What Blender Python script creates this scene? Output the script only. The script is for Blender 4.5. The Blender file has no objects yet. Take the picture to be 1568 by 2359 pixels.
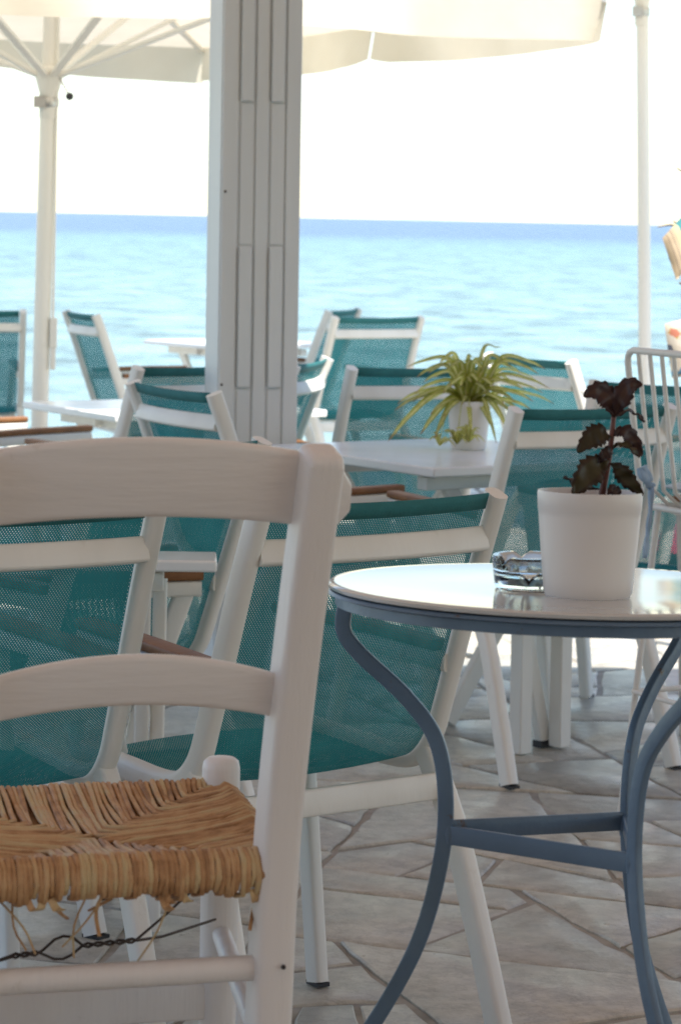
import bpy, bmesh, math, random
from mathutils import Vector, Matrix, noise as mnoise
R = math.radians
PI = math.pi
rnd = random.Random(7)
scn = bpy.context.scene
col = scn.collection

# ------------------------------------------------------------------ camera
F_PX, IMG_H = 6300.0, 2358.0            # focal length and height of the photograph in the same pixels
CAM_Z = 1.5
ROLL = R(1.19)
cam = bpy.data.cameras.new('camera')
cam_o = bpy.data.objects.new('camera', cam); col.objects.link(cam_o)
cam.sensor_fit = 'VERTICAL'; cam.sensor_height = 23.6
cam.lens = 23.6 * F_PX / IMG_H
cam.shift_y = -(1179.0 - 502.0) / IMG_H
cam.clip_start = 0.05; cam.clip_end = 60000
cam_o.matrix_world = Matrix.Translation((0, 0, CAM_Z)) @ Matrix.Rotation(R(90), 4, 'X') @ Matrix.Rotation(ROLL, 4, 'Z')
cam.dof.use_dof = True; cam.dof.focus_distance = 4.3; cam.dof.aperture_fstop = 7.8
scn.camera = cam_o

# ------------------------------------------------------------------ light
SUN_EL, SUN_AZ_VEC = R(60), Vector((0.68, -0.73, 0)).normalized()
sun_dir = Vector((SUN_AZ_VEC.x * math.cos(SUN_EL), SUN_AZ_VEC.y * math.cos(SUN_EL), math.sin(SUN_EL)))
w = bpy.data.worlds.new('World'); scn.world = w; w.use_nodes = True
nt = w.node_tree; nt.nodes.clear()
sky = nt.nodes.new('ShaderNodeTexSky'); sky.sky_type = 'NISHITA'; sky.sun_disc = False
sky.sun_elevation = SUN_EL; sky.sun_rotation = math.atan2(sun_dir.x, sun_dir.y)
sky.air_density = 1.0; sky.dust_density = 0.25; sky.ozone_density = 1.0
bg = nt.nodes.new('ShaderNodeBackground'); bg.inputs[1].default_value = 0.12
wo = nt.nodes.new('ShaderNodeOutputWorld')
nt.links.new(sky.outputs[0], bg.inputs[0]); nt.links.new(bg.outputs[0], wo.inputs[0])
sl = bpy.data.lights.new('sun', 'SUN'); sl.energy = 4.6; sl.angle = R(0.53); sl.color = (1.0, 0.95, 0.87)
so = bpy.data.objects.new('sun', sl); col.objects.link(so)
so.rotation_euler = (-sun_dir).to_track_quat('-Z', 'Y').to_euler(); so.location = (5, -5, 20)
vs = scn.view_settings
vs.view_transform = 'Standard'; vs.look = 'None'; vs.gamma = 1; vs.exposure = 1.12; vs.use_curve_mapping = False
scn.cycles.max_bounces = 12; scn.cycles.diffuse_bounces = 5; scn.cycles.transparent_max_bounces = 24
scn.cycles.sample_clamp_indirect = 8.0
scn.cycles.use_denoising = True; scn.cycles.denoiser = 'OPENIMAGEDENOISE'; scn.cycles.denoising_input_passes = 'RGB_ALBEDO_NORMAL'; scn.cycles.denoising_prefilter = 'NONE'
scn.cycles.caustics_reflective = False; scn.cycles.caustics_refractive = False

# ------------------------------------------------------------------ helpers
RIGHT = Vector((math.cos(ROLL), 0, math.sin(ROLL))); UP = Vector((-math.sin(ROLL), 0, math.cos(ROLL)))
def at(px, py, D):
    """the point seen at photograph pixel (px, py) and D metres away from the camera plane"""
    return Vector((0, 0, CAM_Z)) + D * (Vector((0, 1, 0)) + RIGHT * ((px - 784) / F_PX) + UP * (-(py - 502) / F_PX))

def tag(o, label=None, cat=None, group=None, kind=None):
    if label: o['label'] = label
    if cat: o['category'] = cat
    if group: o['group'] = group
    if kind: o['kind'] = kind
    return o
def empty(name, loc=(0, 0, 0), rz=0.0, label=None, cat=None, group=None):
    o = bpy.data.objects.new(name, None); col.objects.link(o)
    o.location = loc; o.rotation_euler = (0, 0, rz); o.empty_display_size = 0.1
    return tag(o, label, cat, group)

class MB:
    """collects shapes; build() links them as one mesh object"""
    def __init__(s): s.v = []; s.f = []; s.uv = {}; s.mi = []
    def add(s, vs, fs, uvs=None, mi=0):
        b = len(s.v); s.v += [tuple(p) for p in vs]
        for f in fs:
            if uvs: s.uv[len(s.f)] = [uvs[i] for i in f]
            s.f.append([b + i for i in f]); s.mi.append(mi)
    def box(s, c, size, rz=0.0, M=None, mi=0):
        hx, hy, hz = size[0] / 2, size[1] / 2, size[2] / 2
        if M is None: M = Matrix.Translation(c) @ Matrix.Rotation(rz, 4, 'Z')
        vs = [M @ Vector((x, y, z)) for x in (-hx, hx) for y in (-hy, hy) for z in (-hz, hz)]
        s.add(vs, [(0, 1, 3, 2), (4, 6, 7, 5), (0, 4, 5, 1), (2, 3, 7, 6), (0, 2, 6, 4), (1, 5, 7, 3)], mi=mi)
    def sweep(s, pts, prof, side=None, scale=None, close=False, caps=True, mi=0):
        """prof: 2D outline (a along 'side' direction, b along the second normal) moved along pts"""
        pts = [Vector(p) for p in pts]; n = len(pts); m = len(prof); rings = []
        prev = None
        for i, p in enumerate(pts):
            if close: t = (pts[(i + 1) % n] - pts[i - 1])
            else: t = pts[min(i + 1, n - 1)] - pts[max(i - 1, 0)]
            t.normalize()
            if side is not None:
                a = Vector(side) - t * t.dot(Vector(side))
                if a.length < 1e-5: a = t.orthogonal()
            elif prev is None: a = t.orthogonal()
            else: a = prev - t * t.dot(prev)
            a.normalize(); prev = a
            b = t.cross(a)
            k = scale[i] if scale else 1.0
            rings.append([p + a * (q[0] * k) + b * (q[1] * k) for q in prof])
        vs = [q for r in rings for q in r]; fs = []
        for i in range(n if close else n - 1):
            j = (i + 1) % n
            for q in range(m):
                fs.append((i * m + q, i * m + (q + 1) % m, j * m + (q + 1) % m, j * m + q))
        if caps and not close:
            fs.append(tuple(range(m - 1, -1, -1))); fs.append(tuple((n - 1) * m + q for q in range(m)))
        s.add(vs, fs, mi=mi)
    def tube(s, pts, r, seg=8, scale=None, close=False, caps=True):
        s.sweep(pts, [(r * math.cos(2 * PI * k / seg), r * math.sin(2 * PI * k / seg)) for k in range(seg)], None, scale, close, caps)
    def lathe(s, prof, c=(0, 0, 0), seg=40, M=None, close_ends=True):
        c = Vector(c); n = len(prof); vs = []
        for (r, z) in prof:
            for k in range(seg):
                a = 2 * PI * k / seg
                p = Vector((r * math.cos(a), r * math.sin(a), z))
                vs.append((M @ p if M else p) + c)
        fs = []
        for i in range(n - 1):
            for k in range(seg):
                fs.append((i * seg + k, i * seg + (k + 1) % seg, (i + 1) * seg + (k + 1) % seg, (i + 1) * seg + k))
        if close_ends:
            fs.append(tuple(range(seg - 1, -1, -1))); fs.append(tuple((n - 1) * seg + k for k in range(seg)))
        s.add(vs, fs)
    def grid(s, fn, nu, nv, uvfn=None, mi=0):
        vs = [fn(i / nu, j / nv) for i in range(nu + 1) for j in range(nv + 1)]
        uvs = [(uvfn(i / nu, j / nv) if uvfn else (i / nu, j / nv)) for i in range(nu + 1) for j in range(nv + 1)]
        fs = [(i * (nv + 1) + j, (i + 1) * (nv + 1) + j, (i + 1) * (nv + 1) + j + 1, i * (nv + 1) + j + 1) for i in range(nu) for j in range(nv)]
        s.add(vs, fs, uvs, mi)
    def build(s, name, mat, parent=None, smooth=None, bevel=None, subsurf=0, recalc=True, solid=None):
        me = bpy.data.meshes.new(name)
        me.from_pydata(s.v, [], s.f)
        if s.uv:
            ul = me.uv_layers.new(name='UVMap')
            for fi, poly in enumerate(me.polygons):
                if fi in s.uv:
                    for li, u in zip(poly.loop_indices, s.uv[fi]): ul.data[li].uv = u
        for m in (mat if isinstance(mat, (list, tuple)) else [mat]): me.materials.append(m)
        for fi, poly in enumerate(me.polygons): poly.material_index = s.mi[fi]
        if recalc:
            bm = bmesh.new(); bm.from_mesh(me); bmesh.ops.recalc_face_normals(bm, faces=bm.faces[:]); bm.to_mesh(me); bm.free()
        if smooth is not None:
            me.polygons.foreach_set('use_smooth', [True] * len(me.polygons))
            me.set_sharp_from_angle(angle=R(smooth))
        me.update()
        o = bpy.data.objects.new(name, me); col.objects.link(o)
        if parent: o.parent = parent
        if solid:
            md = o.modifiers.new('thick', 'SOLIDIFY'); md.thickness = solid; md.offset = 0
        if bevel:
            md = o.modifiers.new('bevel', 'BEVEL'); md.width = bevel; md.segments = 2; md.limit_method = 'ANGLE'; md.angle_limit = R(40)
            me.polygons.foreach_set('use_smooth', [True] * len(me.polygons))
            if smooth is None: me.set_sharp_from_angle(angle=R(60))
            md.harden_normals = False
        if subsurf:
            md = o.modifiers.new('sub', 'SUBSURF'); md.levels = md.render_levels = subsurf
        return o
def rrect(w_, h_, r_=None, n=2):
    """rounded rectangle outline, w_ along the first axis, h_ along the second"""
    r_ = min(w_, h_) * 0.22 if r_ is None else r_
    out = []
    for cx, cy, a0 in ((1, 1, 0), (-1, 1, 90), (-1, -1, 180), (1, -1, 270)):
        for k in range(n + 1):
            a = R(a0 + 90 * k / n)
            out.append((cx * (w_ / 2 - r_) + r_ * math.cos(a), cy * (h_ / 2 - r_) + r_ * math.sin(a)))
    return out
def smooth_path(pts, n=8):
    """Catmull-Rom through the points"""
    P = [Vector(p) for p in pts]; P = [2 * P[0] - P[1]] + P + [2 * P[-1] - P[-2]]; out = []
    for i in range(1, len(P) - 2):
        for k in range(n):
            t = k / n; a, b, c, d = P[i - 1], P[i], P[i + 1], P[i + 2]
            out.append(0.5 * ((2 * b) + (c - a) * t + (2 * a - 5 * b + 4 * c - d) * t * t + (3 * b - a - 3 * c + d) * t ** 3))
    out.append(P[-2]); return out
def copy_tree(o, parent=None):
    c = o.copy(); col.objects.link(c); c.parent = parent
    for ch in list(o.children): copy_tree(ch, c)
    return c

# ------------------------------------------------------------------ materials
def mat_base(name):
    m = bpy.data.materials.new(name); m.use_nodes = True
    n = m.node_tree; n.nodes.clear()
    out = n.nodes.new('ShaderNodeOutputMaterial')
    return m, n, out
def N(n, t, **kw):
    x = n.nodes.new(t)
    for k, v in kw.items():
        if k.startswith('i_'):
            key = k[2:]
            x.inputs[int(key) if key.isdigit() else key.replace('_', ' ')].default_value = v
        else: setattr(x, k, v)
    return x
def ramp(n, stops, inter='LINEAR'):
    r = n.nodes.new('ShaderNodeValToRGB'); r.color_ramp.interpolation = inter
    e = r.color_ramp.elements
    while len(e) < len(stops): e.new(0.5)
    for k, (p, c) in enumerate(stops):
        e[k].position = p; e[k].color = (c[0], c[1], c[2], 1) if not isinstance(c, (int, float)) else (c, c, c, 1)
    return r
def pmat(name, c1, c2=None, rough=0.5, scale=8.0, stretch=(1, 1, 1), bump=0.0, bscale=None, spec=0.5, metal=0.0, detail=4,
         coords='Object', dirt=None, dscale=3.0, dthr=(0.55, 0.7), rvar=0.0, per_obj=0.0):
    m, n, out = mat_base(name)
    p = N(n, 'ShaderNodeBsdfPrincipled'); n.links.new(p.outputs[0], out.inputs[0])
    p.inputs['Roughness'].default_value = rough; p.inputs['Specular IOR Level'].default_value = spec; p.inputs['Metallic'].default_value = metal
    tc = N(n, 'ShaderNodeTexCoord'); mp = N(n, 'ShaderNodeMapping'); mp.inputs['Scale'].default_value = stretch
    n.links.new(tc.outputs[coords], mp.inputs[0])
    vec = mp.outputs[0]
    if per_obj:
        oi = N(n, 'ShaderNodeObjectInfo'); va = N(n, 'ShaderNodeVectorMath', operation='SCALE'); va.inputs[0].default_value = (17.0, 31.0, 23.0)
        n.links.new(oi.outputs['Random'], va.inputs['Scale'])
        ad = N(n, 'ShaderNodeVectorMath', operation='ADD'); n.links.new(vec, ad.inputs[0]); n.links.new(va.outputs[0], ad.inputs[1]); vec = ad.outputs[0]
    no = N(n, 'ShaderNodeTexNoise'); no.inputs['Scale'].default_value = scale; no.inputs['Detail'].default_value = detail
    n.links.new(vec, no.inputs['Vector'])
    r = ramp(n, [(0.3, c1), (0.7, c2 or c1)]); n.links.new(no.outputs['Fac'], r.inputs[0]); cout = r.outputs[0]
    if per_obj:
        hs = N(n, 'ShaderNodeHueSaturation'); mr = N(n, 'ShaderNodeMapRange'); mr.inputs['To Min'].default_value = 1 - per_obj; mr.inputs['To Max'].default_value = 1 + per_obj
        n.links.new(oi.outputs['Random'], mr.inputs['Value']); n.links.new(mr.outputs[0], hs.inputs['Value']); n.links.new(cout, hs.inputs['Color']); cout = hs.outputs[0]
    if dirt:
        d = N(n, 'ShaderNodeTexNoise'); d.inputs['Scale'].default_value = dscale; d.inputs['Detail'].default_value = 8; d.inputs['Roughness'].default_value = 0.7
        n.links.new(tc.outputs[coords], d.inputs['Vector'])
        dr = ramp(n, [(dthr[0], 0.0), (dthr[1], 1.0)]); n.links.new(d.outputs['Fac'], dr.inputs[0])
        mx = N(n, 'ShaderNodeMix', data_type='RGBA'); n.links.new(dr.outputs[0], mx.inputs[0]); n.links.new(cout, mx.inputs[6]); mx.inputs[7].default_value = (*dirt, 1); cout = mx.outputs[2]
    n.links.new(cout, p.inputs['Base Color'])
    if rvar:
        mr = N(n, 'ShaderNodeMapRange'); mr.inputs['To Min'].default_value = rough - rvar; mr.inputs['To Max'].default_value = rough + rvar
        n.links.new(no.outputs['Fac'], mr.inputs['Value']); n.links.new(mr.outputs[0], p.inputs['Roughness'])
    if bump:
        b = N(n, 'ShaderNodeBump'); b.inputs['Strength'].default_value = bump; b.inputs['Distance'].default_value = 0.004
        nb = N(n, 'ShaderNodeTexNoise'); nb.inputs['Scale'].default_value = bscale or scale * 3; nb.inputs['Detail'].default_value = 5
        n.links.new(vec, nb.inputs['Vector']); n.links.new(nb.outputs['Fac'], b.inputs['Height']); n.links.new(b.outputs[0], p.inputs['Normal'])
    return m

M = {}
M['wood_white'] = pmat('painted_wood', (0.735, 0.695, 0.675), (0.78, 0.745, 0.725), 0.42, 16, (1, 1, 0.1), 0.55, 70, dirt=(0.46, 0.41, 0.36), dscale=13, dthr=(0.64, 0.80))
M['slat_white'] = pmat('painted_slat', (0.735, 0.695, 0.675), (0.78, 0.745, 0.725), 0.42, 16, (0.1, 1, 1), 0.55, 70, dirt=(0.46, 0.41, 0.36), dscale=13, dthr=(0.66, 0.82))
M['chair_white'] = pmat('chair_paint', (0.74, 0.72, 0.67), (0.80, 0.785, 0.74), 0.45, 10, (1, 1, 0.3), 0.15, 80, dirt=(0.6, 0.55, 0.47), dscale=7, dthr=(0.64, 0.8))
M['pillar'] = pmat('pillar_paint', (0.645, 0.66, 0.655), (0.715, 0.725, 0.715), 0.5, 6, (1, 1, 0.12), 0.3, 60, dirt=(0.50, 0.46, 0.40), dscale=5, dthr=(0.66, 0.82))
M['table_white'] = pmat('table_lacquer', (0.80, 0.80, 0.80), (0.84, 0.84, 0.84), 0.22, 5, bump=0.05, bscale=12, rvar=0.06)
M['enamel'] = pmat('white_enamel', (0.52, 0.53, 0.54), (0.62, 0.62, 0.61), 0.07, 3, bump=0.05, bscale=7, rvar=0.04, spec=0.8, dirt=(0.55, 0.5, 0.42), dscale=6, dthr=(0.66, 0.85))
M['blue'] = pmat('blue_paint', (0.085, 0.14, 0.21), (0.12, 0.19, 0.28), 0.38, 9, bump=0.25, bscale=60, dirt=(0.11, 0.06, 0.03), dscale=22, dthr=(0.64, 0.70))
M['teak'] = pmat('brown_wood', (0.16, 0.065, 0.022), (0.26, 0.115, 0.04), 0.5, 18, (0.15, 1, 1), 0.3, 60)
M['pot'] = pmat('white_glaze', (0.72, 0.70, 0.685), (0.77, 0.75, 0.735), 0.35, 3, bump=0.06, bscale=30)
M['soil'] = pmat('soil', (0.05, 0.025, 0.012), (0.22, 0.11, 0.05), 0.9, 60, bump=0.9, bscale=120)
M['pole'] = pmat('pole_paint', (0.78, 0.75, 0.68), (0.82, 0.79, 0.73), 0.35, 5, (1, 1, 0.2), 0.08, 40)
M['steel'] = pmat('steel', (0.5, 0.48, 0.45), (0.62, 0.6, 0.57), 0.35, 20, metal=1.0)
M['black'] = pmat('black_plastic', (0.02, 0.02, 0.022), (0.035, 0.035, 0.04), 0.4, 12)
M['wire'] = pmat('rusty_wire', (0.04, 0.028, 0.022), (0.09, 0.06, 0.045), 0.6, 80, metal=0.3)
M['stool'] = pmat('stool_paint', (0.70, 0.68, 0.64), (0.76, 0.74, 0.70), 0.4, 12, bump=0.1, bscale=60)
M['cushion'] = pmat('cushion_cloth', (0.40, 0.50, 0.56), (0.50, 0.60, 0.66), 0.9, 30, bump=0.4, bscale=150)
M['tie'] = pmat('tie_cloth', (0.28, 0.40, 0.55), (0.40, 0.52, 0.66), 0.85, 30, bump=0.3, bscale=120)
M['grout'] = pmat('grout', (0.25, 0.23, 0.20), (0.43, 0.40, 0.355), 0.9, 9, bump=0.8, bscale=40)
M['limewash'] = pmat('limewash', (0.66, 0.60, 0.53), (0.74, 0.68, 0.60), 0.85, 2, bump=0.4, bscale=20)
M['roof_wood'] = pmat('roof_boards', (0.62, 0.56, 0.48), (0.72, 0.66, 0.58), 0.7, 5, (0.2, 3, 1), 0.3, 30)
M['leaf_stem'] = pmat('stem', (0.10, 0.028, 0.022), (0.17, 0.06, 0.045), 0.5, 30, bump=0.3, bscale=90)
M['bark'] = pmat('bark', (0.13, 0.10, 0.08), (0.26, 0.21, 0.17), 0.85, 25, (1, 1, 0.2), 0.8, 70)
M['pink'] = pmat('pink_cloth', (0.75, 0.06, 0.16), (0.85, 0.10, 0.22), 0.7, 20, bump=0.2)
M['stone_dark'] = pmat('shore_rock', (0.25, 0.22, 0.18), (0.4, 0.36, 0.3), 0.9, 2, bump=0.8)
M['island'] = pmat('hazed_island', (0.42, 0.46, 0.52), (0.50, 0.54, 0.60), 0.95, 0.02, coords='Object')  # distance haze put into this pale bluish colour

def stone_mat():
    m, n, out = mat_base('flagstone')
    p = N(n, 'ShaderNodeBsdfPrincipled'); n.links.new(p.outputs[0], out.inputs[0])
    ge = N(n, 'ShaderNodeNewGeometry'); oi = N(n, 'ShaderNodeObjectInfo')
    n1 = N(n, 'ShaderNodeTexNoise', i_Scale=2.2, i_Detail=8, i_Roughness=0.62); n2 = N(n, 'ShaderNodeTexNoise', i_Scale=16, i_Detail=6, i_Roughness=0.65)
    n3 = N(n, 'ShaderNodeTexNoise', i_Scale=5.5, i_Detail=9, i_Roughness=0.7)
    for q in (n1, n2, n3): n.links.new(ge.outputs['Position'], q.inputs['Vector'])
    r1 = ramp(n, [(0.25, (0.385, 0.365, 0.32)), (0.5, (0.485, 0.457, 0.398)), (0.75, (0.57, 0.52, 0.43))])
    ad = N(n, 'ShaderNodeMath', operation='MULTIPLY_ADD'); ad.inputs[1].default_value = 0.42; 
    n.links.new(ge.outputs['Random Per Island'], ad.inputs[0])
    sub = N(n, 'ShaderNodeMath', operation='MULTIPLY_ADD'); sub.inputs[1].default_value = 0.5; sub.inputs[2].default_value = 0.0
    n.links.new(n1.outputs['Fac'], sub.inputs[0]); n.links.new(sub.outputs[0], ad.inputs[2]); 
    rr = N(n, 'ShaderNodeMath', operation='MULTIPLY_ADD'); rr.inputs[1].default_value = 0.5; n.links.new(oi.outputs['Random'], rr.inputs[0]); n.links.new(sub.outputs[0], rr.inputs[2])
    n.links.new(rr.outputs[0], r1.inputs[0])
    # veins and wear
    r2 = ramp(n, [(0.0, 0.0), (0.47, 0.0), (0.495, 1.0), (0.52, 0.0)]); n.links.new(n3.outputs['Fac'], r2.inputs[0])
    mv = N(n, 'ShaderNodeMix', data_type='RGBA'); vm = N(n, 'ShaderNodeMath', operation='MULTIPLY'); vm.inputs[1].default_value = 0.35
    n.links.new(r2.outputs[0], vm.inputs[0]); n.links.new(vm.outputs[0], mv.inputs[0]); n.links.new(r1.outputs[0], mv.inputs[6]); mv.inputs[7].default_value = (0.24, 0.21, 0.18, 1)
    r3 = ramp(n, [(0.3, 0.72), (0.7, 1.12)]); n.links.new(n2.outputs['Fac'], r3.inputs[0])
    mm = N(n, 'ShaderNodeMix', data_type='RGBA', blend_type='MULTIPLY'); mm.inputs[0].default_value = 1.0
    n.links.new(mv.outputs[2], mm.inputs[6]); n.links.new(r3.outputs[0], mm.inputs[7]); n.links.new(mm.outputs[2], p.inputs['Base Color'])
    r4 = ramp(n, [(0.3, 0.24), (0.7, 0.48)]); n.links.new(n3.outputs['Fac'], r4.inputs[0]); n.links.new(r4.outputs[0], p.inputs['Roughness'])
    b = N(n, 'ShaderNodeBump', i_Strength=0.5, i_Distance=0.006); n.links.new(n2.outputs['Fac'], b.inputs['Height']); 
    b2 = N(n, 'ShaderNodeBump', i_Strength=0.5, i_Distance=0.03); n.links.new(n1.outputs['Fac'], b2.inputs['Height']); n.links.new(b.outputs[0], b2.inputs['Normal'])
    n.links.new(b2.outputs[0], p.inputs['Normal'])
    return m
M['stone'] = stone_mat()

def sling_mat():
    """open-weave teal textile: opaque threads, real see-through holes"""
    m, n, out = mat_base('teal_mesh')
    uv = N(n, 'ShaderNodeUVMap'); sp = N(n, 'ShaderNodeSeparateXYZ'); n.links.new(uv.outputs[0], sp.inputs[0])
    def wave(sock, pitch, phase=None):
        a = N(n, 'ShaderNodeMath', operation='MULTIPLY'); a.inputs[1].default_value = 2 * PI / pitch; n.links.new(sock, a.inputs[0])
        src = a.outputs[0]
        if phase is not None:
            q = N(n, 'ShaderNodeMath', operation='ADD'); n.links.new(src, q.inputs[0]); n.links.new(phase, q.inputs[1]); src = q.outputs[0]
        s = N(n, 'ShaderNodeMath', operation='SINE'); n.links.new(src, s.inputs[0]); return s.outputs[0]
    pv = 0.0052; pu = 0.0052
    # rows staggered by half a pitch: cos(x+y) + cos(x-y)
    def lin(a, b):
        x = N(n, 'ShaderNodeMath', operation='MULTIPLY'); x.inputs[1].default_value = a; n.links.new(sp.outputs[0], x.inputs[0])
        y = N(n, 'ShaderNodeMath', operation='MULTIPLY_ADD'); y.inputs[1].default_value = b; n.links.new(sp.outputs[1], y.inputs[0]); n.links.new(x.outputs[0], y.inputs[2])
        s = N(n, 'ShaderNodeMath', operation='SINE'); n.links.new(y.outputs[0], s.inputs[0]); return s.outputs[0]
    s1 = lin(2 * PI / 0.0112, 2 * PI / 0.0112); s2 = lin(2 * PI / 0.0112, -2 * PI / 0.0112)
    pr = N(n, 'ShaderNodeMath', operation='MULTIPLY'); n.links.new(s1, pr.inputs[0]); n.links.new(s2, pr.inputs[1])
    ab = N(n, 'ShaderNodeMath', operation='ABSOLUTE'); n.links.new(pr.outputs[0], ab.inputs[0])
    gt = N(n, 'ShaderNodeMath', operation='GREATER_THAN'); gt.inputs[1].default_value = 0.79; n.links.new(ab.outputs[0], gt.inputs[0])
    no = N(n, 'ShaderNodeTexNoise', i_Scale=14, i_Detail=4); n.links.new(uv.outputs[0], no.inputs['Vector'])
    r = ramp(n, [(0.3, (0.027, 0.195, 0.214)), (0.7, (0.036, 0.240, 0.260))]); n.links.new(no.outputs['Fac'], r.inputs[0])
    d = N(n, 'ShaderNodeBsdfDiffuse'); t = N(n, 'ShaderNodeBsdfTranslucent'); g = N(n, 'ShaderNodeBsdfGlossy', i_Roughness=0.4)
    n.links.new(r.outputs[0], d.inputs[0])
    br = N(n, 'ShaderNodeHueSaturation', i_Value=1.4); n.links.new(r.outputs[0], br.inputs['Color']); n.links.new(br.outputs[0], t.inputs[0])
    mx = N(n, 'ShaderNodeMixShader'); mx.inputs[0].default_value = 0.22; n.links.new(d.outputs[0], mx.inputs[1]); n.links.new(t.outputs[0], mx.inputs[2])
    mg = N(n, 'ShaderNodeMixShader'); mg.inputs[0].default_value = 0.025; n.links.new(mx.outputs[0], mg.inputs[1]); n.links.new(g.outputs[0], mg.inputs[2])
    tr = N(n, 'ShaderNodeBsdfTransparent')
    fin = N(n, 'ShaderNodeMixShader'); n.links.new(gt.outputs[0], fin.inputs[0]); n.links.new(mg.outputs[0], fin.inputs[1]); n.links.new(tr.outputs[0], fin.inputs[2])
    n.links.new(fin.outputs[0], out.inputs[0])
    return m
M['sling'] = sling_mat()
M['hem'] = pmat('teal_hem', (0.018, 0.145, 0.155), (0.024, 0.172, 0.182), 0.75, 40, bump=0.3, bscale=300)

def cloth_mat(name, c1, c2, trans=0.5, tint=1.0, scale=5):
    m, n, out = mat_base(name)
    tc = N(n, 'ShaderNodeTexCoord'); no = N(n, 'ShaderNodeTexNoise', i_Scale=scale, i_Detail=6); n.links.new(tc.outputs['Object'], no.inputs['Vector'])
    r = ramp(n, [(0.3, c1), (0.7, c2)]); n.links.new(no.outputs['Fac'], r.inputs[0])
    d = N(n, 'ShaderNodeBsdfDiffuse'); t = N(n, 'ShaderNodeBsdfTranslucent')
    n.links.new(r.outputs[0], d.inputs[0]); n.links.new(r.outputs[0], t.inputs[0])
    b = N(n, 'ShaderNodeBump', i_Strength=0.35, i_Distance=0.01); nb = N(n, 'ShaderNodeTexNoise', i_Scale=7, i_Detail=5)
    n.links.new(tc.outputs['Object'], nb.inputs['Vector']); n.links.new(nb.outputs['Fac'], b.inputs['Height']); n.links.new(b.outputs[0], d.inputs['Normal']); n.links.new(b.outputs[0], t.inputs['Normal'])
    mx = N(n, 'ShaderNodeMixShader'); mx.inputs[0].default_value = trans; n.links.new(d.outputs[0], mx.inputs[1]); n.links.new(t.outputs[0], mx.inputs[2])
    n.links.new(mx.outputs[0], out.inputs[0]); return m
M['canopy'] = cloth_mat('canopy_cloth', (0.765, 0.69, 0.56), (0.805, 0.735, 0.61), 0.34)

M['awning'] = cloth_mat('warm_fill_canvas', (0.70, 0.52, 0.405), (0.74, 0.56, 0.44), 0.135)  # warm see-through tint chosen to warm the light in the porch shade

def leaf_mat(name, edge, mid, trans=0.4, band=0.3, dry=None):
    m, n, out = mat_base(name)
    uv = N(n, 'ShaderNodeUVMap'); sp = N(n, 'ShaderNodeSeparateXYZ'); n.links.new(uv.outputs[0], sp.inputs[0])
    a = N(n, 'ShaderNodeMath', operation='SUBTRACT'); a.inputs[1].default_value = 0.5; n.links.new(sp.outputs[1], a.inputs[0])
    ab = N(n, 'ShaderNodeMath', operation='ABSOLUTE'); n.links.new(a.outputs[0], ab.inputs[0])
    r = ramp(n, [(band * 0.5, mid), (band * 0.5 + 0.08, edge)]); n.links.new(ab.outputs[0], r.inputs[0]); c = r.outputs[0]
    oi = N(n, 'ShaderNodeObjectInfo'); hs = N(n, 'ShaderNodeHueSaturation'); mr = N(n, 'ShaderNodeMapRange'); mr.inputs['To Min'].default_value = 0.7; mr.inputs['To Max'].default_value = 1.25
    n.links.new(oi.outputs['Random'], mr.inputs['Value']); n.links.new(mr.outputs[0], hs.inputs['Value']); n.links.new(c, hs.inputs['Color']); c = hs.outputs[0]
    if dry:
        rt = ramp(n, [(0.88, 0.0), (0.97, 1.0)]); n.links.new(sp.outputs[0], rt.inputs[0])
        mx = N(n, 'ShaderNodeMix', data_type='RGBA'); n.links.new(rt.outputs[0], mx.inputs[0]); n.links.new(c, mx.inputs[6]); mx.inputs[7].default_value = (*dry, 1); c = mx.outputs[2]
    no = N(n, 'ShaderNodeTexNoise', i_Scale=40, i_Detail=4); tc = N(n, 'ShaderNodeTexCoord'); n.links.new(tc.outputs['Object'], no.inputs['Vector'])
    rn = ramp(n, [(0.3, 0.75), (0.7, 1.15)]); n.links.new(no.outputs['Fac'], rn.inputs[0])
    mm = N(n, 'ShaderNodeMix', data_type='RGBA', blend_type='MULTIPLY'); mm.inputs[0].default_value = 1; n.links.new(c, mm.inputs[6]); n.links.new(rn.outputs[0], mm.inputs[7]); c = mm.outputs[2]
    p = N(n, 'ShaderNodeBsdfPrincipled', i_Roughness=0.4); t = N(n, 'ShaderNodeBsdfTranslucent'); n.links.new(c, p.inputs['Base Color']); n.links.new(c, t.inputs[0])
    mx = N(n, 'ShaderNodeMixShader'); mx.inputs[0].default_value = trans; n.links.new(p.outputs[0], mx.inputs[1]); n.links.new(t.outputs[0], mx.inputs[2])
    n.links.new(mx.outputs[0], out.inputs[0]); return m
M['spider'] = leaf_mat('spider_leaf', (0.46, 0.48, 0.08), (0.76, 0.74, 0.34), 0.45, 0.3, (0.35, 0.2, 0.09))
M['purple'] = leaf_mat('purple_leaf', (0.036, 0.012, 0.013), (0.055, 0.024, 0.016), 0.2, 0.2)
M['purple_green'] = leaf_mat('bronze_leaf', (0.046, 0.025, 0.010), (0.062, 0.05, 0.016), 0.25, 0.5)

def glass_mat():
    m, n, out = mat_base('clear_glass')
    g = N(n, 'ShaderNodeBsdfGlass', i_Roughness=0.02, i_IOR=1.5); g.inputs['Color'].default_value = (0.93, 0.96, 0.97, 1)
    n.links.new(g.outputs[0], out.inputs[0]); return m
M['glass'] = glass_mat()

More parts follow.
